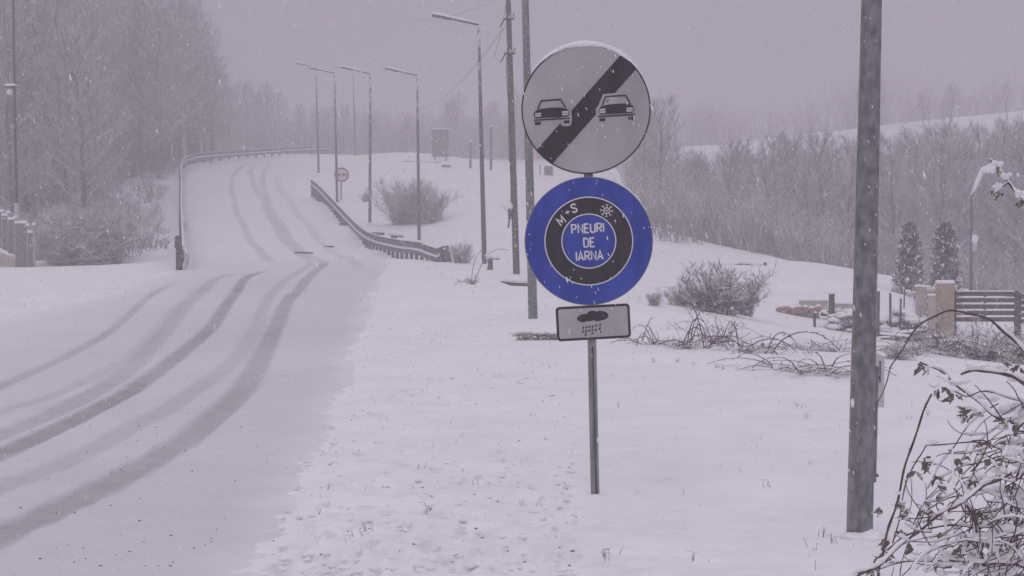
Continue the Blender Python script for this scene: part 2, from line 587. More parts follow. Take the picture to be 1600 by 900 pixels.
def build_road():
    ys = np.concatenate([np.arange(-12, 6, .8), np.arange(6, 30, .1), np.arange(30, 60, .2), np.arange(60, 168, .5)])
    nc = 130
    ts = np.linspace(0, 1, nc)
    l = road_l(ys) - .3
    r = road_r(ys) + .6
    X = l[:, None] + (r - l)[:, None] * ts[None]
    Y = np.repeat(ys[:, None], nc, 1)
    wear = np.zeros(X.shape)
    # gentle general wear towards the right-hand lane edge
    right = road_r(ys)[:, None] - X
    wear += .215 * sstep(-.4, .35, right + (vn(X, Y, .5, 41) - .5) * .3) * sstep(9, 3, right) * (0.75 + .5 * vn(X, Y, 1.7, 3))
    wear += .06 * sstep(.2, 1.0, X - road_l(ys)[:, None])
    wear *= sstep(64, 44, Y) * .85 + .15
    dep = np.zeros(X.shape)
    xy = np.stack([X.ravel(), Y.ravel()], 1)
    for path, hw, st in track_w:
        lo, hi = path[:, 1].min() - 1, path[:, 1].max() + 1
        sel = np.where((xy[:, 1] > lo) & (xy[:, 1] < hi))[0]
        best = np.full(len(sel), 99.0)
        for k in range(0, len(path), 100):
            seg = path[k:k + 100]
            best = np.minimum(best, np.sqrt(((xy[sel][:, None] - seg[None]) ** 2).sum(-1)).min(1))
        jag = hw * (0.93 + .14 * vn(xy[sel, 0], xy[sel, 1], .3, 5))
        m = 1 - sstep(.72, 1.12, best / jag)
        m = m * sstep(0, 5, np.linalg.norm(xy[sel] - path[-1], axis=1))
        if path[0][1] > 40: m = m * sstep(0, 5, np.linalg.norm(xy[sel] - path[0], axis=1))
        fade = (.72 + .42 * vn(xy[sel, 0], xy[sel, 1], 2.2, 8))
        ww = wear.ravel(); ww[sel] = np.maximum(ww[sel], 0) + m * st * fade * (1 - ww[sel])
        wear = ww.reshape(X.shape)
        dd = dep.ravel(); dd[sel] = np.maximum(dd[sel], m * .02 * min(1, st * 1.6)); dep = dd.reshape(X.shape)
    Z = zt(X, Y) - .03 - .14 * sstep(.15, .6, X - road_r(ys)[:, None]) - .1 * sstep(0, .3, road_l(ys)[:, None] - X) - dep + .006 * vn(X, Y, .3, 11)
    V = np.stack([X, Y, Z], -1).reshape(-1, 3)
    ny = len(ys)
    i = np.arange(ny - 1)[:, None] * nc + np.arange(nc - 1)[None]
    Fc = np.stack([i, i + 1, i + nc + 1, i + nc], -1).reshape(-1, 4)
    o = mesh_obj('road', V, Fc, M['road'], smooth=True)
    a = o.data.attributes.new('wear', 'FLOAT', 'POINT')
    a.data.foreach_set('value', wear.ravel().astype(np.float32))
    tag(o, kind='structure')


build_road()


def axis(parts):
    return np.concatenate([np.arange(a, b, s) for a, b, s in parts])


def build_ground():
    xs = axis([(-300, -80, 20), (-80, -30, 2.5), (-30, -12, .8), (-12, -3, .2), (-3, 2.6, .036), (2.6, 5, .06), (5, 12, .2), (12, 30, .6), (30, 90, 2.0), (90, 301, 20)])
    ys = axis([(-50, 4, 3), (4, 7.5, .4), (7.5, 15, .04), (15, 20, .07), (20, 30, .16), (30, 60, .4), (60, 180, 1.2), (180, 461, 14)])
    X, Y = np.meshgrid(xs, ys)
    Z = zt(X, Y)
    rl, rr = road_l(Y), road_r(Y)
    wob = (vn(X, Y, 1.3, 21) - .5) * .22 + (vn(X, Y, .16, 22) - .5) * .16 + (vn(X, Y, .08, 23) - .5) * .10
    near = sstep(60, 20, Y)
    right = sstep(-.5, .5, X - rr + wob * near)
    left = sstep(-.5, .25, rl - X)
    off = np.maximum(right, left)
    Z = Z - .10 * (1 - off)
    Z += off * ((vn(X, Y, 2.6, 1) - .5) * .06 + (vn(X, Y, .7, 2) - .5) * .03 + (vn(X, Y, .25, 4) - .5) * .012)
    strip = off * sstep(3.2, 1.2, X - rr) * sstep(40, 14, Y)
    rug = np.maximum(vn(X, Y, .34, 31), vn(X, Y, .21, 32))
    Z += strip * ((rug - .6) * .03 + (vn(X, Y, .12, 33) - .5) * .014)
    farm = sstep(25, 60, Y) * off
    Z += farm * (vn(X, Y, 5, 6) - .5) * .35
    # small hollows and clods of the rough verge
    rng = np.random.RandomState(3)
    for k in range(2200):
        u_, v_ = rng.uniform(400, 1340), 900 - 460 * rng.rand() ** 1.4
        if rng.rand() < .75: u_ = rng.uniform(400, 900)
        p = P(u_, v_, CAMZ * F / max(30, v_ - 395))
        if p[0] < float(road_r(p[1])) + .25 or p[1] > 22: continue
        r = rng.uniform(.024, .055); a = rng.uniform(.02, .06) * (1.5 if k % 9 == 0 else 1)
        ix = np.where(np.abs(xs - p[0]) < r * 4)[0]; iy = np.where(np.abs(ys - p[1]) < r * 4)[0]
        if len(ix) == 0 or len(iy) == 0: continue
        sl = np.ix_(iy, ix)
        q = ((X[sl] - p[0]) / 1.3) ** 2 + (Y[sl] - p[1]) ** 2
        q2 = ((X[sl] - p[0]) / 1.3) ** 2 + (Y[sl] - p[1] - r * 1.2) ** 2
        Z[sl] += -a * np.exp(-q / r ** 2) + a * .3 * np.exp(-q2 / r ** 2)
    # drifts heaped against posts
    for (u_, v_, d_, r, a) in ((1343, 842, 9.2, .13, .02), (932, 778, 10.74, .09, .0), (620, 885, 8.4, .16, .05), (885, 775, 10.8, .10, -.04), (1198, 772, 10.9, .10, -.05), (840, 520, 26.5, .9, .22)):
        p = P(u_, v_, d_)
        Z += a * np.exp(-((X - p[0]) ** 2 + (Y - p[1]) ** 2) / r ** 2)
    V = np.stack([X, Y, Z], -1).reshape(-1, 3)
    nx, ny = len(xs), len(ys)
    i = np.arange(ny - 1)[:, None] * nx + np.arange(nx - 1)[None]
    Fc = np.stack([i, i + 1, i + nx + 1, i + nx], -1).reshape(-1, 4)
    o = mesh_obj('ground', V, Fc, M['snow'], smooth=True)
    tag(o, kind='structure')


build_ground()

# haze: one closed box of even air (the sky lies outside it)
hm = bpy.data.materials.new('haze')
hm.use_nodes = True
ht = hm.node_tree
for n in list(ht.nodes):
    if n.type == 'BSDF_PRINCIPLED': ht.nodes.remove(n)
pv = ht.nodes.new('ShaderNodeVolumePrincipled')
pv.inputs['Color'].default_value = (.76, .75, .765, 1)
pv.inputs['Density'].default_value = FOG_DENSITY
ho = [n for n in ht.nodes if n.type == 'OUTPUT_MATERIAL'][0]
ht.links.new(pv.outputs[0], ho.inputs['Volume'])
hz = MB().box(-320, 320, -70, 480, -12, 34).build('haze', hm)
tag(hz, kind='stuff')

# ------------------------------------------------------------------ the sign post in front
DS = 10.74
K = F / DS                       # pixels per metre on the sign plane
U0, V0 = 932.0, 777.0            # foot of the post


def L2(u, v): return ((u - U0) / K, (V0 - v) / K)


def sheet(mb, pts, y):
    V = [(L2(u, v)[0], y, L2(u, v)[1]) for u, v in pts]
    # face towards the camera (-Y)
    ar = sum(V[i][0] * V[(i + 1) % len(V)][2] - V[(i + 1) % len(V)][0] * V[i][2] for i in range(len(V)))
    if ar < 0: V = V[::-1]
    mb.add(V, [tuple(range(len(V)))])


def ring(mb, cu, cv, r0, r1, y, n=96):
    V = []; Fc = []
    for i in range(n):
        th = 2 * math.pi * i / n
        for r in (r0, r1):
            a = L2(cu + r * math.cos(th), cv + r * math.sin(th))
            V.append((a[0], y, a[1]))
    for i in range(n):
        j = (i + 1) % n
        Fc.append((2 * i, 2 * i + 1, 2 * j + 1, 2 * j))
    mb.add(V, Fc)


def circ(cu, cv, r, n=96): return [(cu + r * math.cos(2 * math.pi * i / n), cv + r * math.sin(2 * math.pi * i / n)) for i in range(n)]


def stroke(mb, pts, w, y, closed=False):
    """flat mitred line in photograph pixels"""
    p = [np.array(q, float) for q in pts]
    n = len(p)
    Lf = []; Rt = []
    for i in range(n):
        if closed: a, b = p[i - 1], p[(i + 1) % n]
        else: a, b = p[max(i - 1, 0)], p[min(i + 1, n - 1)]
        d1 = p[i] - a if np.linalg.norm(p[i] - a) > 1e-6 else b - p[i]
        d2 = b - p[i] if np.linalg.norm(b - p[i]) > 1e-6 else d1
        d1 = d1 / np.linalg.norm(d1); d2 = d2 / np.linalg.norm(d2)
        n1_ = np.array([-d1[1], d1[0]]); n2_ = np.array([-d2[1], d2[0]])
        m_ = n1_ + n2_
        m_ = m_ / (np.linalg.norm(m_) + 1e-6)
        s = min(1 / max(m_.dot(n1_), .3), 2.2)
        Lf.append(p[i] + m_ * s * w / 2); Rt.append(p[i] - m_ * s * w / 2)
    V = []
    for a, b in zip(Lf, Rt):
        for q in (a, b):
            l = L2(*q); V.append((l[0], y, l[1]))
    Fc = [(2 * i, 2 * i + 1, 2 * i + 3, 2 * i + 2) for i in range(n - 1)]
    if closed: Fc.append((2 * n - 2, 2 * n - 1, 1, 0))
    mb.add(V, Fc)


GLY = {
    'P': (.6, [[(0, 0), (0, 1), (.36, 1), (.5, .96), (.58, .86), (.58, .64), (.5, .53), (.36, .48), (.04, .48)]]),
    'N': (.62, [[(0, 0), (0, 1), (.62, 0), (.62, 1)]]),
    'E': (.52, [[(.52, 1), (0, 1), (0, 0), (.52, 0)], [(.04, .52), (.46, .52)]]),
    'U': (.6, [[(0, 1), (0, .2), (.08, .06), (.22, 0), (.38, 0), (.52, .06), (.6, .2), (.6, 1)]]),
    'R': (.6, [[(0, 0), (0, 1), (.36, 1), (.5, .96), (.58, .86), (.58, .64), (.5, .53), (.36, .48), (.04, .48)], [(.3, .47), (.6, 0)]]),
    'I': (.0, [[(0, 0), (0, 1)]]),
    'D': (.6, [[(0, 0), (0, 1), (.3, 1), (.5, .93), (.6, .76), (.6, .24), (.5, .07), (.3, 0)], [(.3, 0.0), (.03, 0.0)]]),
    'A': (.66, [[(0, 0), (.33, 1), (.66, 0)], [(.14, .3), (.52, .3)]]),
    'M': (.74, [[(0, 0), (0, 1), (.37, .3), (.74, 1), (.74, 0)]]),
    'S': (.6, [[(.58, .78), (.5, .94), (.3, 1), (.1, .94), (.02, .77), (.1, .6), (.3, .51), (.5, .42), (.6, .24), (.5, .06), (.3, 0), (.1, .05), (0, .2)]]),
    '+': (.5, [[(0, .45), (.5, .45)], [(.25, .2), (.25, .7)]]),
}


def word(mb, txt, u0, vb, h, width, rot, y, w=.16):
    """txt with its baseline starting at pixel (u0, vb), cap height h, total width"""
    adv = [GLY[c][0] for c in txt]
    gap = .27
    nat = sum(adv) + gap * (len(txt) - 1)
    sx_ = width / (nat * h)
    x = 0
    ca, sa = math.cos(rot), math.sin(rot)
    for c, a in zip(txt, adv):
        for k, pl in enumerate(GLY[c][1]):
            q = []
            for px_, py_ in pl:
                lx, ly = (x + px_) * h * sx_, py_ * h
                q.append((u0 + lx * ca - ly * sa * 1.0, vb - (lx * sa + ly * ca)))
            stroke(mb, q, w * h, y - .0003 * k)
        x += a + gap


def plate(name, outline, y0, y1, m, parent):
    """flat plate with real thickness; outline in photograph pixels"""
    P2 = [L2(*q) for q in outline]
    ar = sum(P2[i][0] * P2[(i + 1) % len(P2)][1] - P2[(i + 1) % len(P2)][0] * P2[i][1] for i in range(len(P2)))
    if ar < 0: P2 = P2[::-1]
    n = len(P2)
    V = [(a, y0, b) for a, b in P2] + [(a, y1, b) for a, b in P2]
    Fc = [tuple(range(n)), tuple(range(2 * n - 1, n - 1, -1))]
    for i in range(n):
        j = (i + 1) % n
        Fc.append((i, i + n, j + n, j))
    return mesh_obj(name, V, Fc, m, parent)


def rrect(cu, cv, w, h, r, rot, n=8):
    pts = []
    for sx_, sy_, a0 in ((1, 1, 0), (-1, 1, 90), (-1, -1, 180), (1, -1, 270)):
        for i in range(n + 1):
            a = math.radians(a0 + 90 * i / n)
            pts.append((sx_ * (w / 2 - r) + r * math.cos(a), sy_ * (h / 2 - r) + r * math.sin(a)))
    c, s = math.cos(rot), math.sin(rot)
    return [(cu + x * c - y * s, cv + x * s + y * c) for x, y in pts]


sz = z1(*P(U0, V0, DS)[:2])
pb = P(U0, V0, DS)
sign = empty('road_sign', (pb[0], pb[1], pb[2]))
tag(sign, 'galvanised post carrying a grey end-of-no-overtaking disc, a blue winter tyre disc and a rain plate', 'road sign')
MB().tube([(L2(932, 800)[0] + .0, .045, -.3), (L2(925, 530)[0], .045, L2(925, 530)[1]), (L2(917, 110)[0], .045, L2(917, 110)[1])], .031, 20).build('post', M['post'], sign, True)
MB().blob((0, .02, sz - pb[2] - .02), (.07, .06, .03), random.Random(8), 12, 6, .12).build('snow_collar', M['cap'], sign, True)
mb = MB()
mb.box(-.006, .006, .008, .0115, 0, 1.05)
seam = mb.build('seam', M['galvd'], sign)
seam.location = (.002, 0, .01); seam.rotation_euler = (0, -math.atan2(7, 245), 0)

# disc 1: end of no overtaking
c1u, c1v, R1 = 915, 170, 101
d1 = plate('grey_disc', circ(c1u, c1v, R1, 96), 0, .012, M['back'], sign)
mb = MB(); sheet(mb, circ(c1u, c1v, R1 - 1.6), -.0015); mb.build('disc_face', M['signgrey'], d1)
mb = MB(); ring(mb, c1u, c1v, R1 - 2.2, R1 - .1, -.003); mb.build('disc_rim', M['black'], d1)
mb = MB()
th = math.radians(48.5)                    # diagonal bar
ax = np.array([math.cos(th), -math.sin(th)]); nx_ = np.array([math.sin(th), math.cos(th)])
band = []
q0, q1 = -15.5, 17.0
for q in np.linspace(q0, q1, 12): band.append(np.array([c1u, c1v]) + nx_ * q + ax * math.sqrt((R1 - 2) ** 2 - q * q))
for q in np.linspace(q1, q0, 12): band.append(np.array([c1u, c1v]) + nx_ * q - ax * math.sqrt((R1 - 2) ** 2 - q * q))
sheet(mb, band, -.004); mb.build('diagonal_bar', M['black'], d1)


def Z5(x, y): return (820 + x / 8.889, 130 + y / 8.889)


def zs(l): return [Z5(*q) for q in l]


mb = MB()
sheet(mb, zs([(490, 480), (560, 330), (600, 350), (640, 380), (648, 500), (640, 565), (615, 592), (520, 592), (492, 562)]), -.005)
mb.build('car_outline', M['signgrey'], d1)
mb = MB()
sheet(mb, zs([(1078, 150), (1245, 135), (1300, 160), (1300, 260), (1100, 440), (985, 440), (976, 350), (1012, 312)]), -.005)
mb.build('car_outline', M['signgrey'], d1)


def car(dx, body, roof, lights, bumper, wheels, extra=()):
    mb = MB()
    sheet(mb, zs(body), -.006)
    stroke(mb, zs(roof), 2.3, -.0065)
    stroke(mb, zs(bumper), 2.1, -.006)
    for w in wheels: sheet(mb, zs([(w[0], w[1] + 3), (w[2], w[1] - 3), (w[2], w[3] - 3), (w[0], w[3] + 3)]), -.006)
    for e in extra: stroke(mb, zs(e), 1.6, -.006)
    car_o = mb.build('car_symbol', M['black'], d1)
    for a in lights:
        mb = MB()
        my = (a[1] + a[3]) / 2
        for y0, y1 in ((a[1], my - 4), (my + 4, a[3])): sheet(mb, zs([(a[0], y0 + 3), (a[2], y0 - 3), (a[2], y1 - 3), (a[0], y1 + 3)]), -.0075)
        mb.build('headlight_mark', M['signpale'], d1)


car(0, [(118, 410), (150, 378), (205, 355), (350, 336), (500, 333), (580, 350), (610, 380), (612, 440), (590, 458), (480, 466), (150, 482), (125, 468)],
    [(172, 355), (225, 240), (492, 222), (562, 335)], [(137, 408, 222, 462), (512, 382, 600, 440)], [(118, 510), (632, 480)],
    [(135, 532, 215, 575), (535, 512, 615, 550)])
car(0, [(1013, 365), (1050, 318), (1150, 292), (1300, 280), (1430, 280), (1495, 308), (1506, 375), (1480, 405), (1250, 420), (1040, 432), (1018, 412)],
    [(1066, 305), (1116, 183), (1392, 166), (1455, 285)], [(1027, 350, 1112, 410), (1404, 335, 1490, 390)], [(1010, 460), (1522, 428)],
    [(1030, 482, 1110, 522), (1430, 456, 1510, 498)], [[(1126, 258), (1155, 220)]])
# snow lying on the upper rim
rng = random.Random(2)
mb = MB()
path = []; rad = []
for a in np.linspace(-62, 56, 34):
    th = math.radians(a - 90 + 4)
    l = L2(c1u + (R1 + .8) * math.cos(th), c1v + (R1 + .8) * math.sin(th))
    k = max(0, math.cos(math.radians(a * 1.45))) ** .8
    path.append((l[0], .010, l[1])); rad.append(.004 + .0185 * k * rng.uniform(.8, 1.15))
mb.tube(path, rad, 8)
mb.build('snow_cap', M['cap'], d1, True)

# disc 2: winter tyres
c2u, c2v, R2 = 919.5, 375.5, 100.5
d2 = plate('blue_disc', circ(c2u, c2v, R2, 96), 0, .012, M['back'], sign)
mb = MB(); sheet(mb, circ(c2u, c2v, R2 - .8), -.0015); mb.build('disc_face', M['blue'], d2)
mb = MB(); ring(mb, c2u, c2v, R2 - 1.2, R2 - .1, -.0025); mb.build('disc_rim', M['back'], d2)
mb = MB(); ring(mb, c2u, c2v, 67.7, 69.4, -.004); ring(mb, c2u, c2v, 41.3, 43.0, -.004); mb.build('white_ring', M['white'], d2)
mb = MB(); ring(mb, c2u, c2v, 43.0, 67.7, -.003); mb.build('tyre_ring', M['black'], d2)
mb = MB()
for tx, u0, vb, w in (('PNEURI', 893.2, 363.6, 49.5), ('DE', 912.2, 384.8, 16.2), ('IARNA', 900.5, 406.0, 41)):
    word(mb, tx, u0, vb, 13.4, w, math.radians(3.2), -.0045, .185)
mb.build('lettering', M['white'], d2)
mb = MB()
word(mb, 'M', 876.5, 351.5, 12.5, 9.6, math.radians(38), -.0045, .19)
word(mb, '+', 885.5, 337.3, 12.5, 7.6, math.radians(30), -.0045, .14)
word(mb, 'S', 894.2, 331.5, 13.0, 7.8, math.radians(16), -.0045, .18)
mb.build('lettering', M['white'], d2)
mb = MB()
su, sv = 947.3, 328.0
for k in range(8):
    a = math.radians(45 * k + 4)
    e = (math.cos(a), math.sin(a)); f_ = (-e[1], e[0])
    stroke(mb, [(su + e[0] * 5.3, sv + e[1] * 5.3), (su + e[0] * 8.6, sv + e[1] * 8.6)], 1.2, -.0045)
    stroke(mb, [(su + e[0] * 9.9 + f_[0] * 1.9, sv + e[1] * 9.9 + f_[1] * 1.9), (su + e[0] * 8.2, sv + e[1] * 8.2), (su + e[0] * 9.9 - f_[0] * 1.9, sv + e[1] * 9.9 - f_[1] * 1.9)], 1.1, -.0049)
ring(mb, su, sv, 3.6, 5.2, -.0046, 24); sheet(mb, circ(su, sv, 1.7, 12), -.0046)
mb.build('snowflake_mark', M['white'], d2)
mb = MB(); path = []; rad = []
for a in np.linspace(12, 62, 14):
    th = math.radians(a - 90)
    l = L2(c2u + (R2 + .3) * math.cos(th), c2v + (R2 + .3) * math.sin(th))
    path.append((l[0], .006, l[1])); rad.append(.003 + .005 * rng.random())
mb.tube(path, rad, 6); mb.build('snow_cap', M['cap'], d2, True)

# plate 3: rain
pr = math.radians(-3.1)
pc = (926.7, 502.6)
d3 = plate('rain_plate', rrect(*pc, 116, 54, 6, pr), 0, .010, M['back'], sign)
mb = MB(); sheet(mb, rrect(*pc, 115.4, 53.4, 6, pr), -.0015); mb.build('plate_border', M['black'], d3)
mb = MB(); sheet(mb, rrect(*pc, 108, 46, 3.5, pr), -.003); mb.build('plate_face', M['signgrey'], d3)


def Z7(x, y): return (860 + x / 11.25, 460 + y / 11.25)


mb = MB()
cl = [(458, 405), (480, 375), (530, 342), (590, 330), (635, 328), (660, 295), (710, 272), (760, 272), (800, 288), (850, 274), (910, 275), (970, 295), (1010, 330), (1014, 372),
      (990, 410), (940, 432), (900, 440), (850, 455), (800, 458), (765, 440), (730, 450), (670, 462), (620, 458), (600, 475), (550, 480), (500, 458), (465, 430)]
sheet(mb, [Z7(*q) for q in cl], -.004)
mb.build('cloud_symbol', M['black'], d3)
mb = MB()
for x, y in ((570, 565), (628, 558), (683, 550), (738, 545), (797, 530), (867, 520), (567, 635), (620, 628), (675, 618), (733, 607), (795, 605), (860, 585), (612, 690), (730, 670), (868, 643)):
    sheet(mb, [Z7(x + 24, y - 32), Z7(x + 16, y + 12), Z7(x + 2, y + 30), Z7(x - 18, y + 26), Z7(x - 14, y + 4)], -.004)
mb.build('raindrop_symbol', M['black'], d3)
for v_ in (130, 220, 320, 440, 503):
    l = L2(917 + (v_ - 110) * .0175, v_)
    MB().box(l[0] - .05, l[0] + .05, .0125, .05, l[1] - .018, l[1] + .018).build('clamp', M['galv'], sign)
l = L2(918.5, 273.5)
MB().box(l[0] - .03, l[0] + .03, .004, .012, l[1] - .02, l[1] + .02).build('joint_plate', M['galvd'], sign)

# ------------------------------------------------------------------ poles and lamps


def lean(root, ub, vb, ut, vt):
    """tilt a post sideways so that its top stands over (ut, vt)"""
    root.rotation_euler = (0, math.atan2(ut - ub, vb - vt), root.rotation_euler[2])


def lathe_pole(h, r0, r1, n=16, top=True):
    mb = MB(); mb.tube([(0, 0, -.5), (0, 0, 0), (0, 0, h * .5), (0, 0, h)], [r0, r0, (r0 + r1) / 2, r1], n)
    return mb


# foreground pole
p = on(1343, 838, 9.25)
pole = empty('metal_pole', p)
tag(pole, 'thick mottled grey galvanised steel pole in the right foreground running out of the frame', 'pole')
lean(pole, 1343, 838, 1357.5, 0)
lathe_pole(8.0, .080, .034, 8).build('shaft', M['galv'], pole)
mb = MB(); mb.box(.062, .092, -.012, .012, .32, 1.02, .004); mb.build('cable_strip', M['galv'], pole)
for z in (.36, .95): MB().tube([(.085, -.0, z), (.105, -.0, z)], .009, 6).build('strip_bolt', M['darkmetal'], pole)
mb = MB(); mb.blob((-.072, -.05, .80), (.012, .012, .028), random.Random(4)); mb.build('snow_lump', M['cap'], pole, True)
mb = MB(); mb.blob((.055, -.05, .0), (.085, .08, .045), random.Random(4), 12, 6, .2); mb.blob((-.04, -.07, -.005), (.09, .06, .03), random.Random(6), 12, 6, .2); mb.blob((.10, -.03, .01), (.06, .06, .035), random.Random(5), 10, 6, .2); mb.blob((.03, -.09, -.01), (.12, .07, .03), random.Random(9), 12, 6, .25); mb.build('snow_collar', M['cap'], pole, True)
mb = MB(); mb.tube([(0, 0, 8.0), (0, 0, 8.05)], [.04, .01], 8); mb.build('pole_cap', M['galvd'], pole)
# pale marker behind the pole
p = P(1364, 600, 12.5)
bx = empty('marker_box', (p[0], p[1], z1(p[0], p[1])))
tag(bx, 'pale grey rounded box half hidden behind the thick foreground pole', 'box')
mb = MB()
out2 = [(-.085, 0), (.085, 0), (.085, .62)] + [(.085 * math.cos(a), .62 + .07 * math.sin(a)) for a in np.linspace(.2, math.pi - .2, 8)] + [(-.085, .62)]
zz = P(1364, 636, 12.5)[2] - bx.location.z
out2 = [(a, b * .64 + zz) for a, b in out2]
n = len(out2)
mb.add([(a, -.03, b) for a, b in out2] + [(a, .03, b) for a, b in out2], [tuple(range(n)), tuple(range(2 * n - 1, n - 1, -1))] + [(i, i + n, (i + 1) % n + n, (i + 1) % n) for i in range(n)])
mb.build('case', M['plast'], bx)
MB().box(-.03, .03, -.02, .02, -.1, zz).build('leg', M['plast'], bx)
mb = MB(); mb.box(.045, .055, -.034, -.0305, zz + .2, zz + .38); mb.build('slot', M['darkmetal'], bx)

# steel pole left of the discs
p = on(833, 508, 28)
sp = empty('steel_pole', p)
tag(sp, 'plain tall grey steel pole standing directly left of and behind the round signs', 'pole')
lean(sp, 833, 508, 820.5, 0)
lathe_pole(8.5, .088, .055, 12).build('shaft', M['galv'], sp, True)
MB().blob((0, -.03, .0), (.3, .25, .1), random.Random(3), 12, 6, .12).build('snow_collar', M['cap'], sp, True)
MB().tube([(0, 0, 8.5), (0, 0, 8.56)], [.058, .02], 12).build('pole_cap', M['galvd'], sp)

# wooden utility pole
p = on(807, 425, 45)
up_ = empty('utility_pole', p)
tag(up_, 'dark wooden utility pole with cable brackets, between the nearest street lamp and the steel pole', 'pole')
lean(up_, 807, 425, 794, 0)
lathe_pole(9.2, .105, .075, 10).build('shaft', M['wood'], up_, True)
for z in (7.35, 6.35):
    mb = MB(); mb.box(-.16, .16, -.11, -.08, z, z + .05); mb.tube([(-.14, -.1, z), (-.28, -.12, z - .22)], .02, 6); mb.tube([(.1, -.1, z), (.16, -.12, z + .2)], .018, 6)
    br = mb.build('bracket', M['darkmetal'], up_)
    for x in (-.14, .02, .14): MB().blob((x, -.1, z + .09), (.035, .035, .06), random.Random(1), 8, 5, .03).build('insulator', M['plast'], br, True)
mb = MB(); mb.box(-.2, -.1, -.14, -.02, 1.55, 2.0, .02); mb.tube([(-.16, -.08, 1.55), (-.2, -.1, 1.3)], .03, 6); mb.build('junction_box', M['galvd'], up_)
mb = MB(); mb.blob((-.2, -.07, 1.95), (.18, .1, .16), random.Random(6)); mb.build('snow_lump', M['cap'], up_, True)
mb = MB(); pts = [(-.095, -.04, z) for z in np.linspace(1.6, 6.3, 20)]
mb.tube([(x + .012 * math.sin(z * 3), y, z) for x, y, z in pts], .014, 5); mb.build('riser_cable', M['wire'], up_)

# street lamps along the road: one built, five copied
LH = 7.95
lamp = empty('street_lamp', (0, 0, 0))
mb = MB(); mb.tube([(0, 0, -.5), (0, 0, .9), (0, 0, 4), (0, 0, LH)], [.088, .085, .07, .045], 10); mb.build('shaft', M['galvd'], lamp, True)
mb = MB(); mb.tube([(0, 0, LH), (-.06, 0, LH + .035), (-1.05, 0, LH + .27)], [.045, .038, .032], 8); mb.build('arm', M['galvd'], lamp, True)
mb = MB()
mb.sweep([(-.13, -.02), (-.09, -.055), (.09, -.055), (.13, -.02), (.10, .03), (-.10, .03)], [(-.95, 0, LH + .255), (-1.1, 0, LH + .28), (-1.52, 0, LH + .37)])
hd = mb.build('lamp_head', M['lamphead'], lamp)
mb = MB(); mb.sweep([(-.08, -.068), (.08, -.068), (.08, -.057), (-.08, -.057)], [(-1.1, 0, LH + .28), (-1.45, 0, LH + .355)]); mb.build('lens', M['glass'], hd)
mb = MB()
path = [(-.0, 0, LH + .06), (-.5, 0, LH + .20), (-1.05, 0, LH + .335), (-1.3, 0, LH + .385), (-1.53, 0, LH + .43)]
mb.tube(path, [.035, .05, .06, .09, .07], 8, squash=.8); mb.build('snow_cap', M['cap'], lamp, True)
mb = MB(); mb.blob((0, 0, -.02), (.25, .25, .1), random.Random(2)); mb.build('snow_skirt', M['cap'], lamp, True)
LG = 'street lamps along the road'
lspec = [((757, 415, 51), (748, 46), 'nearest and tallest looking street lamp, left of the wooden utility pole'),
         ((655, 377, 74), (652, 118), 'second nearest street lamp, rising in front of the big grey bush behind the guardrail'),
         ((578, 350, 82), (579, 117), 'third street lamp from the right, between the small red ringed sign and the grey bush'),
         ((527, 320, 94), (523, 112), 'street lamp standing just behind the small red ringed sign'),
         ((498, 272, 115), (494, 106), 'pale street lamp at the far end of the short guardrail'),
         ((555, 247, 140), (552, 110), 'faintest street lamp on the snowy rise, hazy behind the third lamp')]
for i, (b_, tp, lb) in enumerate(lspec):
    q = on(*b_)
    o = lamp if i == 0 else copy_thing(lamp, q)
    o.location = q
    tag(o, lb, 'street lamp', LG)
    lean(o, b_[0], b_[1], tp[0], tp[1])
    o.rotation_euler[2] = math.radians(0)

# lamp with globe by the left fence
p = on(27, 350, 58.5)
gl = empty('lamp_pole', p)
tag(gl, 'thin dark pole with a snow capped round lamp at the left edge', 'lamp')
zb = P(27, 350, 58.5)[2] - p.z
zl = P(25, 140, 58.5)[2] - p.z
lean(gl, 27.3, 350, 24, 0)
mb = MB(); mb.tube([(0, 0, -.3), (0, 0, zb + .8)], .085, 8); mb.build('pole_sleeve', M['plast'], gl, True)
mb = MB(); mb.tube([(0, 0, zb + .8), (0, 0, zl), (0, 0, zl + 6)], [.055, .05, .045], 8); mb.build('shaft', M['darkmetal'], gl, True)
mb = MB(); mb.tube([(.02, 0, zl + .06), (-.3, -.02, zl + .1)], .03, 6); mb.box(-.36, .08, -.16, .12, zl + .07, zl + .12); br = mb.build('bracket', M['darkmetal'], gl)
mb = MB(); mb.blob((-.17, -.02, zl - .08), (.13, .13, .14), random.Random(1), 12, 8, 0); mb.build('globe', M['glass'], gl, True)
mb = MB(); mb.blob((-.14, -.02, zl + .16), (.26, .18, .07), random.Random(1), 10, 6, .08); mb.build('snow_cap', M['cap'], gl, True)

# bent lamp behind the slatted gate
p = on(1517, 447, 56)
bl = empty('lamp_post', p)
tag(bl, 'thin bent lamp post rising behind the slatted fence on the right', 'lamp')
zz = lambda v: P(1517, v, 56)[2] - p.z
kx = 56 / F
mb = MB(); mb.tube([(0, 0, -.4), (0, 0, zz(308)), (8 * kx, 0, zz(285)), (16 * kx, 0, zz(268))], [.06, .045, .045, .04], 8); mb.build('shaft', M['galvd'], bl, True)
mb = MB(); mb.tube([(15 * kx, 0, zz(270)), (24 * kx, 0, zz(262)), (31 * kx, 0, zz(263))], [.05, .11, .05], 8, squash=.6); mb.build('lamp_head', M['lamphead'], bl, True)
mb = MB(); mb.tube([(0, 0, zz(305)), (8 * kx + .03, 0, zz(283)), (17 * kx, 0, zz(264)), (28 * kx, 0, zz(260))], [.04, .09, .08, .1], 8); mb.build('snow_cap', M['cap'], bl, True)
mb = MB(); mb.box(.03, .2, -.04, .02, zz(392), zz(372)); mb.tube([(0, -.02, zz(377)), (.1, -.02, zz(377))], .03, 6); mb.build('side_plate', M['plast'], bl)
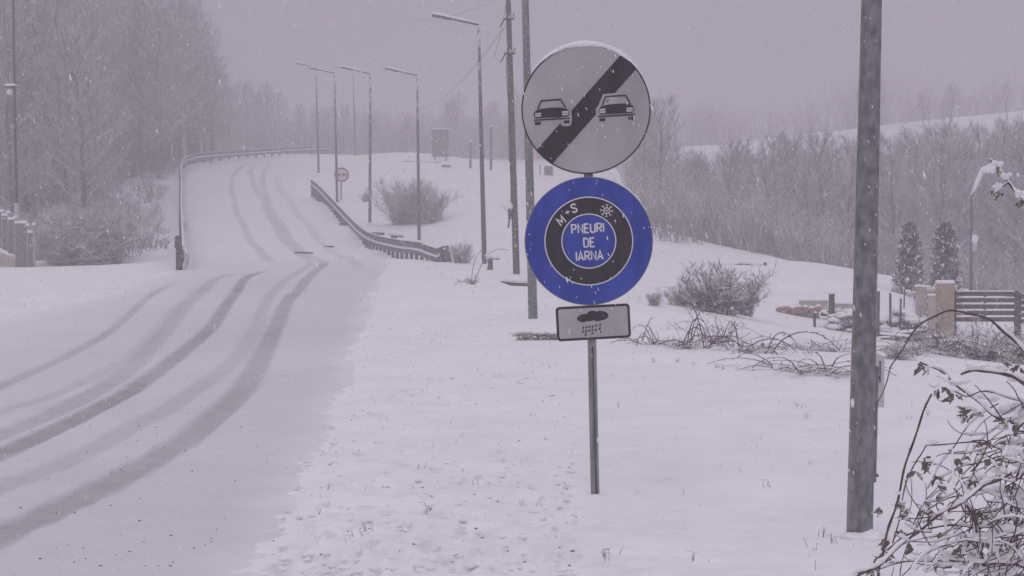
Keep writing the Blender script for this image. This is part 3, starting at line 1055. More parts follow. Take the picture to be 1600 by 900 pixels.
mb = MB(); mb.blob((.12, -.02, zz(374)), (.14, .1, .18), random.Random(3)); mb.build('snow_lump', M['cap'], bl, True)


# overhead cables
def cable(name, a, b_, sag, label, r=.007):
    a, b_ = np.array(a), np.array(b_)
    pts = [a + (b_ - a) * t_ + np.array([0, 0, -sag * 4 * t_ * (1 - t_)]) for t_ in np.linspace(0, 1, 24)]
    o = MB().tube(pts, r, 4).build(name, M['wire'])
    tag(o, label, 'cable', 'overhead cables')


cable('cable', P(797, 30, 45), P(640, 168, 98), .9, 'cable drooping left from the top bracket of the wooden utility pole')
cable('cable', P(794, -20, 45), P(770, 90, 46), .35, 'loose cable loop hanging beside the wooden utility pole')
cable('cable', P(640, 32, 80), P(790, -8, 62), .3, 'thin cable slanting across the sky above the nearest street lamp')

# ------------------------------------------------------------------ guardrails
WB = [(0, .36), (.05, .41), (.05, .48), (-.02, .545), (-.02, .585), (.05, .65), (.05, .72), (0, .775), (-.012, .775), (.036, .715), (.036, .655), (-.034, .59), (-.034, .54), (.036, .475), (.036, .415), (-.012, .36)]


WB = [(a_, .27 + (b_ - .36) * 1.26) for a_, b_ in WB]


def guardrail(label, pts, side, step, start_end=False):
    path = resample([P(u, v, d) for u, v, d in pts], .5) + np.array([0, 0, -.08 if side > 0 else .04])
    root = empty('guardrail', path[0])
    tag(root, label, 'guardrail', 'steel guardrails beside the road')
    loc = path - path[0]
    if start_end:
        bend = np.interp(np.arange(len(loc)) * .5, [0, 1.0, 2.5, 4.0, 6, 9], [-.16, -.22, -.12, .0, .03, 0])
        loc[:, 2] += bend
    prof = [(a * side, b) for a, b in WB]
    mb = MB(); mb.sweep(prof, loc); mb.build('beam', M['rail'], root)
    mb = MB(); mb.sweep([(-.03, .795), (.05, .795), (.05, .812), (.01, .826), (-.03, .812)], loc); mb.build('snow_cap', M['cap'], root, True)
    mb = MB(); mb.sweep([(a * side, b) for a, b in ((-.019, .51), (.05, .455), (.055, .485), (.0, .565))], loc); mb.build('snow_ledge', M['cap'], root, True)
    pm = MB().box(-.085, .085, -.06, .06, -1.2, .70).build('post', M['galvd'], root)
    k = max(1, int(step / .5))
    for i in range(0, len(loc), k):
        o = pm if i == 0 else pm.copy()
        if i: C.objects.link(o)
        o.parent = root
        j = min(i + 1, len(loc) - 1); h_ = max(j - 1, 0)
        d = loc[j] - loc[h_]
        o.rotation_euler = (0, 0, math.atan2(d[1], d[0]))
        nrm = np.array([d[1], -d[0], 0]); nrm = nrm / (np.linalg.norm(nrm) + 1e-9)
        o.location = Vector(loc[i] - nrm * .06 * side)
    return root, loc


gr, gl_ = guardrail('short dark guardrail right of the road, in front of the street lamps',
                    [(693, 414, 57.5), (660, 412, 61), (620, 405, 66), (570, 387, 74), (530, 346, 84), (500, 313, 92), (486, 301, 96)], -1, 1.0, True)
mb = MB(); mb.box(-.16, -.02, -.12, .12, -.3, .62); mb.box(.06, .2, -.12, .12, -.35, .5); mb.tube([(-.09, 0, .62), (.12, 0, .66), (.3, 0, -.1)], .07, 6)
mb.build('end_terminal', M['galvd'], gr)
gr2, gl2 = guardrail('long snow topped guardrail curving round the left side of the road',
                     [(286, 420, 49.5), (285, 393, 61), (284, 368, 74), (283, 345, 82), (283, 309, 96), (283, 288, 105), (283, 270, 113.5), (292, 259, 118.5), (315, 253, 123), (345, 250, 127.5), (400, 246, 135), (450, 242, 143), (512, 238.5, 153)], 1, 2.0)
mb = MB(); mb.box(-.22, -.06, -.05, .05, -.3, 1.15); mb.box(-.25, -.02, -.09, -.05, .75, 1.12)
mb.build('delineator', M['galvd'], gr2)
mb = MB(); mb.sweep([(-.02, 0), (.02, 0), (.02, .3), (-.02, .3)], [(0, -.02, .5), (.14, -.12, .42), (.24, -.3, .25), (.14, -.45, -.05)]); mb.build('end_wing', M['plast'], gr2)
mb = MB(); mb.sweep([(-.03, .3), (.05, .3), (.03, .36), (-.02, .36)], [(0, -.02, .42), (.12, -.12, .4), (.2, -.3, .25)]); mb.build('snow_lump', M['cap'], gr2, True)

# ------------------------------------------------------------------ distant no overtaking sign
p = on(533, 322, 95)
fs = empty('road_sign', p)
tag(fs, 'small distant no overtaking sign with a red ring beside the guardrail', 'road sign')
kx = 95 / F
zc = P(534, 273, 95)[2] - p.z
MB().tube([(-.02, .05, -.4), (.02, .05, zc + .3)], .045, 8).build('post', M['galvd'], fs, True)


def lat_disc(r, y, z0, n=32, th=.015):
    V = [(.04 + r * math.cos(2 * math.pi * i / n), y, z0 + r * math.sin(2 * math.pi * i / n)) for i in range(n)]
    V2 = [(a, y + th, c) for a, b, c in V]
    return MB().add(V + V2, [tuple(range(n)), tuple(range(2 * n - 1, n - 1, -1))] + [(i, i + n, (i + 1) % n + n, (i + 1) % n) for i in range(n)])


ds_ = lat_disc(.45, 0, zc).build('disc', M['red'], fs)
lat_disc(.355, -.006, zc, th=.004).build('disc_face', M['white'], ds_)
for x, m_ in ((-.13, 'red'), (.19, 'black')):
    mb = MB(); mb.box(x - .12, x + .12, -.012, -.008, zc - .05, zc + .02); mb.box(x - .075, x + .075, -.013, -.009, zc + .022, zc + .075)
    mb.box(x - .11, x - .06, -.012, -.008, zc - .085, zc - .052); mb.box(x + .06, x + .11, -.012, -.008, zc - .085, zc - .052)
    mb.build('car_symbol', M[m_], ds_)

# posts and a board on the far rise
for u_, v_, vt_, d_, lb in ((735, 254, 214, 116, 'short grey post on the far snowy rise, left of the nearest lamp shaft'), (767, 262, 196, 111, 'taller grey post on the far snowy rise, right of the nearest lamp shaft')):
    q = on(u_, v_, d_)
    o = empty('post', q); tag(o, lb, 'post', 'posts on the far rise')
    h_ = (v_ - vt_) * d_ / F
    MB().tube([(0, 0, -.4), (.02, 0, h_)], [.11, .08], 6).build('shaft', M['wood'], o)
    MB().blob((.02, 0, h_ + .03), (.14, .14, .08), random.Random(2)).build('snow_cap', M['cap'], o, True)
q = on(688, 250, 124)
o = empty('notice_board', q); tag(o, 'dark grey upright board at the top of the snowy rise beside the mid lamps', 'board')
kx = 124 / F
mb = MB(); mb.box(-13 * kx, 13 * kx, -.06, .06, 3 * kx, 46 * kx); mb.build('panel', M['board'], o)
for x in (-9, 9): MB().box(x * kx - .06, x * kx + .06, .062, .18, -.4, 30 * kx).build('leg', M['wood'], o)
MB().box(-13.5 * kx, 13.5 * kx, -.09, .09, 46.1 * kx, 47.6 * kx, .02).build('snow_cap', M['cap'], o)
q = on(857, 271, 99)
o = empty('utility_cabinet', q); tag(o, 'small dark cabinet on the far rise just left of where the two discs meet', 'cabinet')
mb = MB(); mb.box(-.28, .28, -.2, .2, -.2, .62, .03); mb.build('case', M['board'], o)
MB().box(-.30, .30, -.22, .22, .62, .72, .04).build('snow_cap', M['cap'], o)
MB().tube([(-.55, 0, -.2), (-.55, 0, .75)], .04, 6).build('stake', M['wood'], o)

# ------------------------------------------------------------------ bare trees


def gen_tree(seed, H, nb, spread, up=.9, tw=5, rt=.012):
    r = random.Random(seed)
    trunk = []; crown = []
    n = 9
    tp = [np.array([0, 0, -.4])]
    ang = r.uniform(0, 6.28)
    for i in range(1, n + 1):
        t_ = i / n
        tp.append(np.array([math.cos(ang) * .05 * H * t_ ** 2 + r.uniform(-.012, .012) * H, math.sin(ang) * .05 * H * t_ ** 2 + r.uniform(-.012, .012) * H, H * .97 * t_]))
    r0 = .009 * H + .03
    rr = lambda t_: r0 * (1 - t_) ** .8 + .012
    for i in range(n): trunk.append((tp[i], tp[i + 1], rr(i / n), rr((i + 1) / n)))
    for b_ in range(nb):
        t_ = .16 + .82 * ((b_ + r.random()) / nb)
        k = min(int(t_ * n), n - 1); f_ = t_ * n - k
        base = tp[k] * (1 - f_) + tp[k + 1] * f_
        az = b_ * 2.4 + r.uniform(-.5, .5)
        L = spread * H * (1.05 - t_) ** .6 * r.uniform(.7, 1.2) + .25
        el = r.uniform(.35, .75) * up
        d = np.array([math.cos(az) * math.cos(el), math.sin(az) * math.cos(el), math.sin(el)])
        p_ = base; rb = min(rr(t_) * .6, .012 + L * .010)
        m = 5
        for s in range(m):
            d = d + np.array([r.uniform(-.16, .16), r.uniform(-.16, .16), r.uniform(0, .26)]); d /= np.linalg.norm(d)
            q = p_ + d * L / m
            ra, rb2 = rb * (1 - s / m) + rt * s / m, rb * (1 - (s + 1) / m) + rt * (s + 1) / m
            crown.append((p_, q, ra, rb2))
            for w in range(2 if s else 1):
                dd = d + np.array([r.uniform(-.9, .9), r.uniform(-.9, .9), r.uniform(-.15, .7)]); dd /= np.linalg.norm(dd)
                l2 = L * r.uniform(.22, .45) * (1 - .5 * s / m) + .15
                a = p_ + (q - p_) * r.random()
                e = a + dd * l2 * .5; e2 = e + (dd + np.array([r.uniform(-.3, .3), r.uniform(-.3, .3), r.uniform(0, .3)])) * l2 * .5
                crown.append((a, e, rt * 1.5, rt * 1.2)); crown.append((e, e2, rt * 1.2, rt * .7))
                for x in range(tw):
                    c_ = a + (e2 - a) * r.uniform(.2, 1)
                    de = dd + np.array([r.uniform(-1, 1), r.uniform(-1, 1), r.uniform(-.3, .8)]); de /= np.linalg.norm(de)
                    crown.append((c_, c_ + de * r.uniform(.2, .6) * (.35 + .05 * H), rt * .85, rt * .4))
            p_ = q
    return trunk, crown


def tree_proto(name, seed, H, nb, spread, **k):
    t_, c_ = gen_tree(seed, H, nb, spread, **k)
    root = empty(name, (0, 0, 0))
    seg_obj('trunk', t_, M['bark'], root, 5)
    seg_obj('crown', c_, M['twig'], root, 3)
    return root


tall = [tree_proto('bare_tree', 10 + i, 14.0, 46, .24 + .05 * (i % 4), up=.85 + .12 * (i % 3), tw=7, rt=.014) for i in range(6)]
young = [tree_proto('bare_tree', 40 + i, 6.0, 30, .28 + .05 * (i % 3), up=.9 + .15 * (i % 2), tw=6, rt=.009) for i in range(6)]
used = set()


def plant(protos, i, x, y, h, rng, label, group, base_h):
    o = protos[i % len(protos)]
    loc = (x, y, z1(x, y) - .1)
    s = h / base_h
    sw = s * rng.uniform(.85, 1.2)
    rz = rng.uniform(0, 6.28)
    if o.name not in used:
        used.add(o.name)
        o.location = loc; o.rotation_euler[2] = rz; o.scale = (sw, sw, s)
    else:
        o = copy_thing(o, loc, rz, (sw, sw, s))
    tag(o, label, 'tree', group)
    return o


rng = random.Random(11)
i = 0
for k in range(175):
    d = rng.uniform(88, 150) if k > 14 else rng.uniform(72, 90)
    u = rng.uniform(-90, 345 - max(0, d - 90) * 0)
    if u > 150 and d < 118:
        d = rng.uniform(112, 150)
    x = (u - 800) / F * d
    if x > float(road_l(d)) - 2.0: continue
    # crowns reach the top of the picture at the left and come down towards the road
    vt = np.interp(u, [-90, 60, 180, 300, 345], [-40, -10, -30, 10, 60]) + rng.uniform(-20, 120)
    z = z1(x, d)
    h = CAMZ + (395 - vt) * d / F - z
    h = max(5, min(h, 27))
    plant(tall, i, x, d, h, rng, 'bare snow dusted tree in the hazy wood left of the road', 'trees of the wood left of the road', 14.0); i += 1
for k in range(58):
    u = rng.uniform(300, 1010); d = rng.uniform(160, 186)
    x = (u - 800) / F * d
    vt = np.interp(u, [330, 380, 440, 500, 680, 700, 830, 880, 1000], [95, 110, 130, 165, 175, 150, 130, 120, 150]) + rng.uniform(0, 55)
    h = CAMZ + (395 - vt) * d / F - z1(x, d)
    plant(young, i, x, d, max(3, min(h, 12)), rng, 'faint bare tree in the fog beyond the crest of the road', 'trees beyond the crest', 6.0); i += 1
for k in range(125):
    u = rng.uniform(985, 1680); d = rng.uniform(76, 142)
    x = (u - 800) / F * d
    vt = np.interp(u, [985, 1010, 1060, 1085, 1200, 1330, 1400, 1500, 1680], [165, 150, 165, 240, 226, 214, 200, 188, 185]) + rng.uniform(-8, 75)
    z = z1(x, d)
    h = CAMZ + (395 - vt) * d / F - z
    if h < 2.2: continue
    plant(young, i, x, d, min(h, 9.5), rng, 'bare snow dusted young tree in the scrub wood on the right hillside', 'trees of the right hillside', 6.0); i += 1
for k in range(9):
    u = rng.uniform(1340, 1660); d = rng.uniform(158, 168)
    x = (u - 800) / F * d
    h = CAMZ + (395 - rng.uniform(110, 165)) * d / F - z1(x, d)
    plant(young, i, x, d, max(2, min(h, 8)), rng, 'faint bare tree on the hill crest above the white clearing', 'trees on the right hill crest', 6.0); i += 1
for o in tall + young:
    if o.name not in used: print('unused', o.name)


# undergrowth of the hillside: a mass nobody could count
def undergrowth(name, n, seed, fn):
    r = random.Random(seed)
    segs = []
    for k in range(n):
        x, y, h = fn(r)
        if h <= 0: continue
        z = z1(x, y)
        for s in range(r.randint(5, 8)):
            a = np.array([x + r.uniform(-.3, .3), y + r.uniform(-.3, .3), z - .1])
            d = np.array([r.uniform(-.45, .45), r.uniform(-.45, .45), 1.0])
            b_ = a + d * h * .5; c_ = b_ + (d + np.array([r.uniform(-.4, .4), r.uniform(-.4, .4), 0])) * h * r.uniform(.3, .55)
            segs.append((a, b_, .025, .018)); segs.append((b_, c_, .018, .008))
            for q in range(4):
                e = b_ + (c_ - b_) * r.random()
                segs.append((e, e + np.array([r.uniform(-.6, .6), r.uniform(-.6, .6), r.uniform(.1, .7)]) * (.3 + .25 * h), .012, .006))
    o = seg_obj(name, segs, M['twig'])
    tag(o, kind='stuff')


def f_right(r):
    u = r.uniform(985, 1680); d = r.uniform(68, 140)
    x = (u - 800) / F * d
    vt = np.interp(u, [985, 1080, 1330, 1400, 1680], [215, 244, 230, 205, 195])
    h = min(CAMZ + (395 - vt) * d / F - z1(x, d), r.uniform(1.6, 3.2))
    return x, d, h


undergrowth('undergrowth', 1300, 5, f_right)


def f_left(r):
    u = r.uniform(-80, 330); d = r.uniform(60, 135)
    x = (u - 800) / F * d
    gap = float(road_l(d)) - x
    if gap < 1.2: return x, d, 0
    if gap < 5 and d > 62: return x, d, (r.uniform(.3, .9) if r.random() < .5 else 0)
    k = float(vn(x, d, 6.0, 9))
    return x, d, (r.uniform(.5, 1.4) + 2.2 * k * k)


undergrowth('undergrowth', 1000, 6, f_left)


def f_mid(r):
    u = r.uniform(270, 1010); d = r.uniform(158, 188)
    x = (u - 800) / F * d
    return x, d, r.uniform(2.5, 5.5)


undergrowth('undergrowth', 600, 7, f_mid)


def f_ridge(r):
    u = r.uniform(1020, 1680); d = r.uniform(176, 205)
    x = (u - 800) / F * d
    return x, d, r.uniform(3.0, 7.0) * (.4 + .9 * float(vn(x, d, 9, 14)))


undergrowth('undergrowth', 240, 8, f_ridge)


# ------------------------------------------------------------------ shrubs
def gen_shrub(seed, h, w, stems, tw=10, r0=.012, arch=.0, rt=.005, levels=2, base=.1):
    r = random.Random(seed)
    segs = []
    for s in range(stems):
        az = r.uniform(0, 6.28); lean_ = r.uniform(.1, 1.5)
        p_ = np.array([r.uniform(-base, base) * w, r.uniform(-base, base) * w, -.05])
        d = np.array([math.cos(az) * lean_ * w / h, math.sin(az) * lean_ * w / h, 1.0]); d /= np.linalg.norm(d)
        L = h * r.uniform(.45, 1.4) * (1 + .25 * lean_)
        m = 6
        for i_ in range(m):
            d = d + np.array([r.uniform(-.2, .2), r.uniform(-.2, .2), r.uniform(-.1, .1) - arch * (i_ + 1) / m]); d /= np.linalg.norm(d)
            q = p_ + d * L / m
            if q[2] < .03: q[2] = .03
            segs.append((p_, q, r0 * (1 - .7 * i_ / m), r0 * (1 - .7 * (i_ + 1) / m)))
            if i_ >= 0:
                for x in range(tw):
                    a = p_ + (q - p_) * r.random()
                    dd = d * .5 + np.array([r.uniform(-1, 1), r.uniform(-1, 1), r.uniform(-.4, .8)]); dd /= np.linalg.norm(dd)
                    l2 = L * r.uniform(.08, .24)
                    e = a + dd * l2
                    segs.append((a, e, rt * 1.2, rt))
                    for y in range(levels):
                        d3 = dd + np.array([r.uniform(-.9, .9), r.uniform(-.9, .9), r.uniform(-.4, .7)])
                        c_ = a + (e - a) * r.uniform(.3, 1)
                        segs.append((c_, c_ + d3 * l2 * .5, rt * .8, rt * .5))
            p_ = q
    return segs


def shrub(name, loc, label, group=None, m='twigs_near', **k):
    root = empty(name, loc)
    seg_obj('branches', gen_shrub(**k), M[m], root, 3)
    tag(root, label, 'shrub', group)
    return root


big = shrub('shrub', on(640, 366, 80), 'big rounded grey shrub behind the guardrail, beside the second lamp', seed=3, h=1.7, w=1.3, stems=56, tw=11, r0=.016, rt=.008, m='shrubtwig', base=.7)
copy_thing(big, on(668, 370, 79), 1.7, (.62, .62, .8), 'low grey shrub merging with the right flank of the big rounded shrub')
copy_thing(big, on(617, 318, 92), .9, (.42, .42, .3), 'low hazy shrub on the slope just right of the small red ringed sign')
copy_thing(big, on(573, 312, 94), 2.9, (.18, .18, .3), 'tiny hazy shrub hugging the third lamp shaft')
copy_thing(big, on(720, 412, 53), 4.1, (.25, .25, .32), 'small grey shrub at the near end of the short guardrail')
copy_thing(big, on(1022, 477, 31), 4.1, (.10, .10, .11), 'small pale weed clump just right of the blue disc')
mid = shrub('shrub', on(1120, 488, 32), 'broad tangled bush on the white slope, midway between the signs and the thick pole', seed=8, h=.82, w=1.25, stems=58, tw=8, r0=.012, rt=.0048, base=.4)
copy_thing(mid, on(1080, 490, 33), 2.0, (.55, .55, .5), 'low left shoulder of tangle beside the broad bush')
copy_thing(mid, on(1160, 470, 35), 2.6, (.45, .45, .7), 'thin upright bush behind the right side of the broad tangled bush')

# shrubs in the hollow left of the road
ls = random.Random(9)
for k in range(22):
    u = ls.uniform(110, 272); d = ls.uniform(58, 80)
    if k < 8: u = ls.uniform(110, 275); d = ls.uniform(56, 62)
    x = (u - 800) / F * d
    if x > float(road_l(d)) - 3.2: continue
    s = ls.uniform(.5, 1.15)
    copy_thing(big, (x, d, z1(x, d) - .1), ls.uniform(0, 6), (s, s, s * ls.uniform(.7, 1.1)), 'grey snow dusted shrub in the hollow left of the guardrail', 'shrubs in the hollow left of the road')


# brambles in the middle distance, with dark shrivelled leaves
def bramble(loc, label, seed, h, w, stems, arch, leaves, r0=.011, group='bramble bushes on the white slope'):
    root = empty('bramble_bush', loc)
    segs = gen_shrub(seed, h * .8, w, int(stems * .6), 2, r0 * .7, arch, .0042, 1, .3)
    seg_obj('branches', segs, M['twigs_near'], root, 3)
    r = random.Random(seed + 50)
    mb = MB(); ends = []
    for k in range(stems // 2):
        az = r.uniform(0, 6.28); el = r.uniform(.5, 1.3)
        p_ = np.array([r.uniform(-.3, .3) * w, r.uniform(-.3, .3) * w, .0])
        d = np.array([math.cos(az) * math.cos(el), math.sin(az) * math.cos(el), math.sin(el)])
        L = w * r.uniform(.7, 1.45); pts = [p_]; dr = r.uniform(.12, .3) * (1 + arch)
        for i_ in range(9):
            d = d + np.array([r.uniform(-.08, .08), r.uniform(-.08, .08), -dr + r.uniform(-.06, .06)]); d /= np.linalg.norm(d)
            p_ = p_ + d * L / 9
            if p_[2] < .02: break
            pts.append(p_)
            if i_ > 3: ends.append(p_)
        if len(pts) > 2: mb.tube(pts, list(np.linspace(r0 * .95, r0 * .5, len(pts))), 5)
    mb.build('canes', M['stem'], root)['kind'] = 'stuff'
    mb = MB()
    for k in range(leaves):
        s = r.choice(segs); p_ = s[1] if isinstance(s[1], np.ndarray) else np.array(s[1])
        if ends and r.random() < .6: p_ = r.choice(ends) + np.array([r.uniform(-.03, .03), 0, r.uniform(-.03, .03)])
        if p_[2] < .06: continue
        a = r.uniform(0, 6.28); l = r.uniform(.02, .05)
        e = np.array([math.cos(a), math.sin(a), -r.uniform(.2, 1.2)]) * l; f_ = np.array([-math.sin(a), math.cos(a), .2]) * l * .35
        mb.add([p_, p_ + e * .5 + f_, p_ + e, p_ + e * .5 - f_], [(0, 1, 2, 3)])
    o = mb.build('leaves', M['leaf'], root)
    tag(o, kind='stuff')
    tag(root, label, 'bramble', group)
    return root


b1 = bramble(on(1178, 553, 22), 'spiky dark centred bramble on the slope, right of the rain plate', 21, .60, 1.0, 30, .42, 110)
b2 = bramble(on(1075, 548, 22.5), 'low bramble with black leaves, nearest to the rain plate', 22, .46, 1.0, 28, .40, 170)
b3 = bramble(on(1118, 535, 25), 'fine dry bramble between the spiky bramble and the broad bush', 23, .70, .70, 36, .2, 14, .005)
copy_thing(b1, on(1245, 580, 19.8), 2.2, (1.3, 1.1, .5), 'flattened bramble lying in snow left of the thick pole')
copy_thing(b2, on(1290, 582, 19.5), .6, (1.2, 1.0, .42), 'flattened bramble touching the left side of the thick pole')
copy_thing(b1, on(1260, 552, 25), .6, (1.1, 1.0, .42), 'low bramble trail behind the flattened brambles')
copy_thing(b3, on(1305, 545, 25), 3.6, (1.2, 1.0, .5), 'wispy bramble behind the left side of the thick pole')
copy_thing(b2, on(1020, 547, 23), 3.1, (.7, .7, .6), 'small dark leaved bramble tip close to the plate')
thk = bramble(on(1480, 545, 28), 'dense bramble thicket below the tan pillar', 31, 1.0, 1.05, 100, .55, 140, .010, 'bramble thickets along the right fence')
copy_thing(thk, on(1545, 548, 27.5), 1.4, (1.0, 1.0, 1.0), 'dense bramble thicket below the slatted fence')
copy_thing(thk, on(1600, 545, 28), 2.9, (1.0, 1.0, 1.15), 'dense bramble thicket at the right edge of the frame')
copy_thing(thk, on(1420, 552, 26), 4.2, (.7, .7, .45), 'low bramble thicket just right of the thick pole')
copy_thing(thk, on(1405, 572, 22), 5.2, (.3, .3, .35), 'small dark sprig in snow right of the thick pole')

# arching dry stems left of the poles
p0 = P(740, 445, 38)
o = empty('dry_plant', (p0[0], p0[1], z1(p0[0], p0[1])))
tag(o, 'dry plant with two thin arching stems at the foot of the nearest street lamp', 'plant')
px38 = lambda u, v, dd=0: tuple(np.array(P(u, v, 38 + dd)) - np.array(o.location))
for st in ([(737, 448), (738, 425), (743, 404), (752, 391), (757, 388)], [(741, 446), (748, 424), (757, 405), (769, 393), (785, 389), (803, 393)]):
    MB().tube([tuple(q) for q in resample([px38(*q) for q in st], .12)], .009, 5).build('stem', M['twigs_near'], o)
seg_obj('branches', gen_shrub(77, .3, .4, 12, 3, .008, .2, .005, 1), M['twigs_near'], o, 3)

# ------------------------------------------------------------------ thujas


def thuja(seed, h, r_):
    r = random.Random(seed)
    root = empty('thuja', (0, 0, 0))
    MB().tube([(0, 0, -.2), (0, 0, h * .5), (0, 0, h * .97)], [.06, .04, .01], 6).build('trunk', M['bark'], root)
    V = []; Fc = []
    for k in range(2600):
        t_ = r.random() ** .85
        lobe = 1 + .14 * math.sin(7 * t_ + seed) * math.sin(3 * r.random())
        rad = r_ * (1 - t_) ** .42 * min(1, .72 + 2.2 * t_) * lobe
        a = r.uniform(0, 6.28)
        q = rad * math.sqrt(r.uniform(.15, 1.12))
        c_ = np.array([math.cos(a) * q, math.sin(a) * q, t_ * h])
        e = np.array([math.cos(a) * r.uniform(.2, .9), math.sin(a) * r.uniform(.2, .9), r.uniform(-.1, 1.1)])
        e /= np.linalg.norm(e)
        f_ = np.array([-math.sin(a), math.cos(a), r.uniform(-.5, .5)])
        l = r.uniform(.08, .17); w = l * .34
        b_ = len(V)
        V += [c_, c_ + e * l * .5 + f_ * w, c_ + e * l, c_ + e * l * .5 - f_ * w]
        Fc.append((b_, b_ + 1, b_ + 2, b_ + 3))
    mesh_obj('crown', np.array(V), Fc, M['thuja'], root)
    mb = MB()
    for k in range(150):
        t_ = r.random() ** .9
        rad = r_ * (1 - t_) ** .42 * min(1, .72 + 2.2 * t_) * r.uniform(.85, 1.08)
        a = r.uniform(0, 6.28)
        s_ = r.uniform(.025, .06)
        mb.blob((math.cos(a) * rad, math.sin(a) * rad, t_ * h), (s_ * r.uniform(.7, 1.2), s_ * .8, s_ * r.uniform(.7, 1.6)), r, 6, 4, .35)
    mb.build('snow_clumps', M['cap'], root)['kind'] = 'stuff'
    return root


for (u_, vt_, sd_, lb) in ((1421, 352, 1, 'left one of the two dark snow flecked thujas behind the right fence'), (1477, 350, 2, 'right one of the two dark snow flecked thujas, behind the tan pillar')):
    q = on(u_, 470, 50)
    h_ = P(u_, vt_, 50)[2] - q.z
    t_ = thuja(sd_, h_, .50 + .04 * sd_)
    t_.location = q
    tag(t_, lb, 'thuja', 'thujas behind the right fence')

# ------------------------------------------------------------------ fence and clutter on the right
DR = 39.0
KR = F / DR


def rp(u, v, d=DR): return np.array(P(u, v, d))


q = on(1476, 560, DR)
o = empty('gate_pillar', q); tag(o, 'tan plastered pillar with a snowy top at the left end of the slatted fence', 'pillar')
zt_ = rp(1476, 442)[2] - q.z
MB().box(-.185, .185, -.18, .18, -.4, zt_, .012).build('shaft', M['tan'], o)
MB().box(-.21, .21, -.2, .2, zt_ - .02, zt_ + .07, .045).build('snow_cap', M['cap'], o, True)


def slat_section(ul, ur, vt_, vb_, d, label, name='slat_fence', tilt=0):
    q = on((ul + ur) / 2, 500, d)
    o = empty(name, q); tag(o, label, 'fence', 'slatted fence sections on the right')
    k = F / d
    w = (ur - ul) / k / 2
    zt_ = P(800, vt_, d)[2] - q.z; zb_ = P(800, vb_, d)[2] - q.z
    for x in (-w, w): MB().box(x - .045, x + .045, -.045, .045, min(-.3, zb_ - .3), zt_ + .04).build('post', M['slat'], o)
    MB().box(-.03, .03, .02, .05, zb_ - .1, zt_ - .04).build('brace', M['slat'], o)
    n = 5
    s0 = None; c0 = None
    for i_ in range(n):
        z = zb_ + (zt_ - zb_) * i_ / (n - 1)
        if s0 is None:
            s0 = MB().box(-w + .046, w - .046, -.018, .018, -.055, .055).build('slat', M['slat'], o); s = s0
            c0 = MB().box(-w + .05, w - .05, -.03, .025, .056, .082, .012).build('snow_cap', M['cap'], o); c_ = c0
        else:
            s = s0.copy(); C.objects.link(s); c_ = c0.copy(); C.objects.link(c_)
        s.parent = o; c_.parent = o
        s.location = (0, 0, z - .05); c_.location = (0, 0, z - .05)
    return o


slat_section(1491, 1588, 456, 496, DR + .3, 'dark horizontal slatted fence section right of the tan pillar')
slat_section(1592, 1690, 460, 499, DR + .6, 'dark horizontal slatted fence section cut by the right frame edge')
# concrete posts and rails left of the pillar, running away from the camera
fp = [(1468, 447, 535, 40.2), (1447, 449, 530, 42.5), (1417, 456, 520, 47), (1378, 467, 505, 53)]
q = on(1446, 520, 42.5)
o = empty('post_fence', q); tag(o, 'pale concrete post and rail fence receding left from the tan pillar', 'fence')
tops = []
for (u_, vt_, vb_, d_) in fp:
    a = rp(u_, vt_, d_) - np.array(q)
    g = z1(*rp(u_, vt_, d_)[:2]) - q.z
    MB().box(a[0] - .09, a[0] + .09, a[1] - .09, a[1] + .09, g - .4, a[2], .012).build('post', M['conc'], o)
    MB().box(a[0] - .11, a[0] + .11, a[1] - .11, a[1] + .11, a[2] + .002, a[2] + .06, .03).build('snow_cap', M['cap'], o)
    tops.append(a)
for i_ in range(3):
    for dz in (.1, .42, .74):
        a, b_ = tops[i_] - [0, 0, dz], tops[i_ + 1] - [0, 0, dz]
        MB().tube([a + [0, -.1, 0], b_ + [0, -.1, 0]], .045, 4).build('rail', M['conc'], o)
        mb = MB(); mb.tube([a + [0, -.1, .05], b_ + [0, -.1, .05]], .035, 6); mb.build('snow_cap', M['cap'], o, True)
for u_, vt_, d_, lb in ((1436, 448, 38.5, 'tall pale concrete post standing in front of the fence, left of the tan pillar'), (1455.5, 462, 38, 'short pale concrete post just left of the tan pillar')):
    a = rp(u_, vt_, d_); g = z1(a[0], a[1])
    o = empty('concrete_post', (a[0], a[1], g)); tag(o, lb, 'post', 'concrete posts by the tan pillar')
    MB().box(-.075, .075, -.075, .075, -.4, a[2] - g, .015).build('shaft', M['conc'], o)
    MB().box(-.09, .09, -.09, .09, a[2] - g + .002, a[2] - g + .05, .03).build('snow_cap', M['cap'], o)

# stakes
for u_, vt_, vb_, d_, w_, lb in ((1298, 459, 510, 37, .075, 'thick wooden stake left of the thick pole, tallest of the stakes'), (1274, 489, 511, 36.5, .035, 'short thin stake left of the thickest stake'),
                                 (1372, 455, 520, 36.5, .035, 'thin leaning stake close to the right side of the thick pole'), (1392, 458, 520, 37, .03, 'thin upright stake second right of the thick pole'),
                                 (1406, 466, 525, 37, .025, 'thin stake third right of the thick pole'), (1412, 452, 510, 41, .02, 'thinnest rod in front of the left thuja')):
    a = rp(u_, vt_, d_); g = z1(a[0], a[1])
    o = empty('stake', (a[0], a[1], g)); tag(o, lb, 'stake', 'stakes in the yard on the right')
    MB().tube([(0, 0, -.4), (random.Random(u_).uniform(-.03, .03), 0, a[2] - g)], w_, 6).build('shaft', M['wood'], o)
    MB().blob((0, 0, a[2] - g + .01), (w_ * 1.2, w_ * 1.2, .03), random.Random(1)).build('snow_cap', M['cap'], o, True)


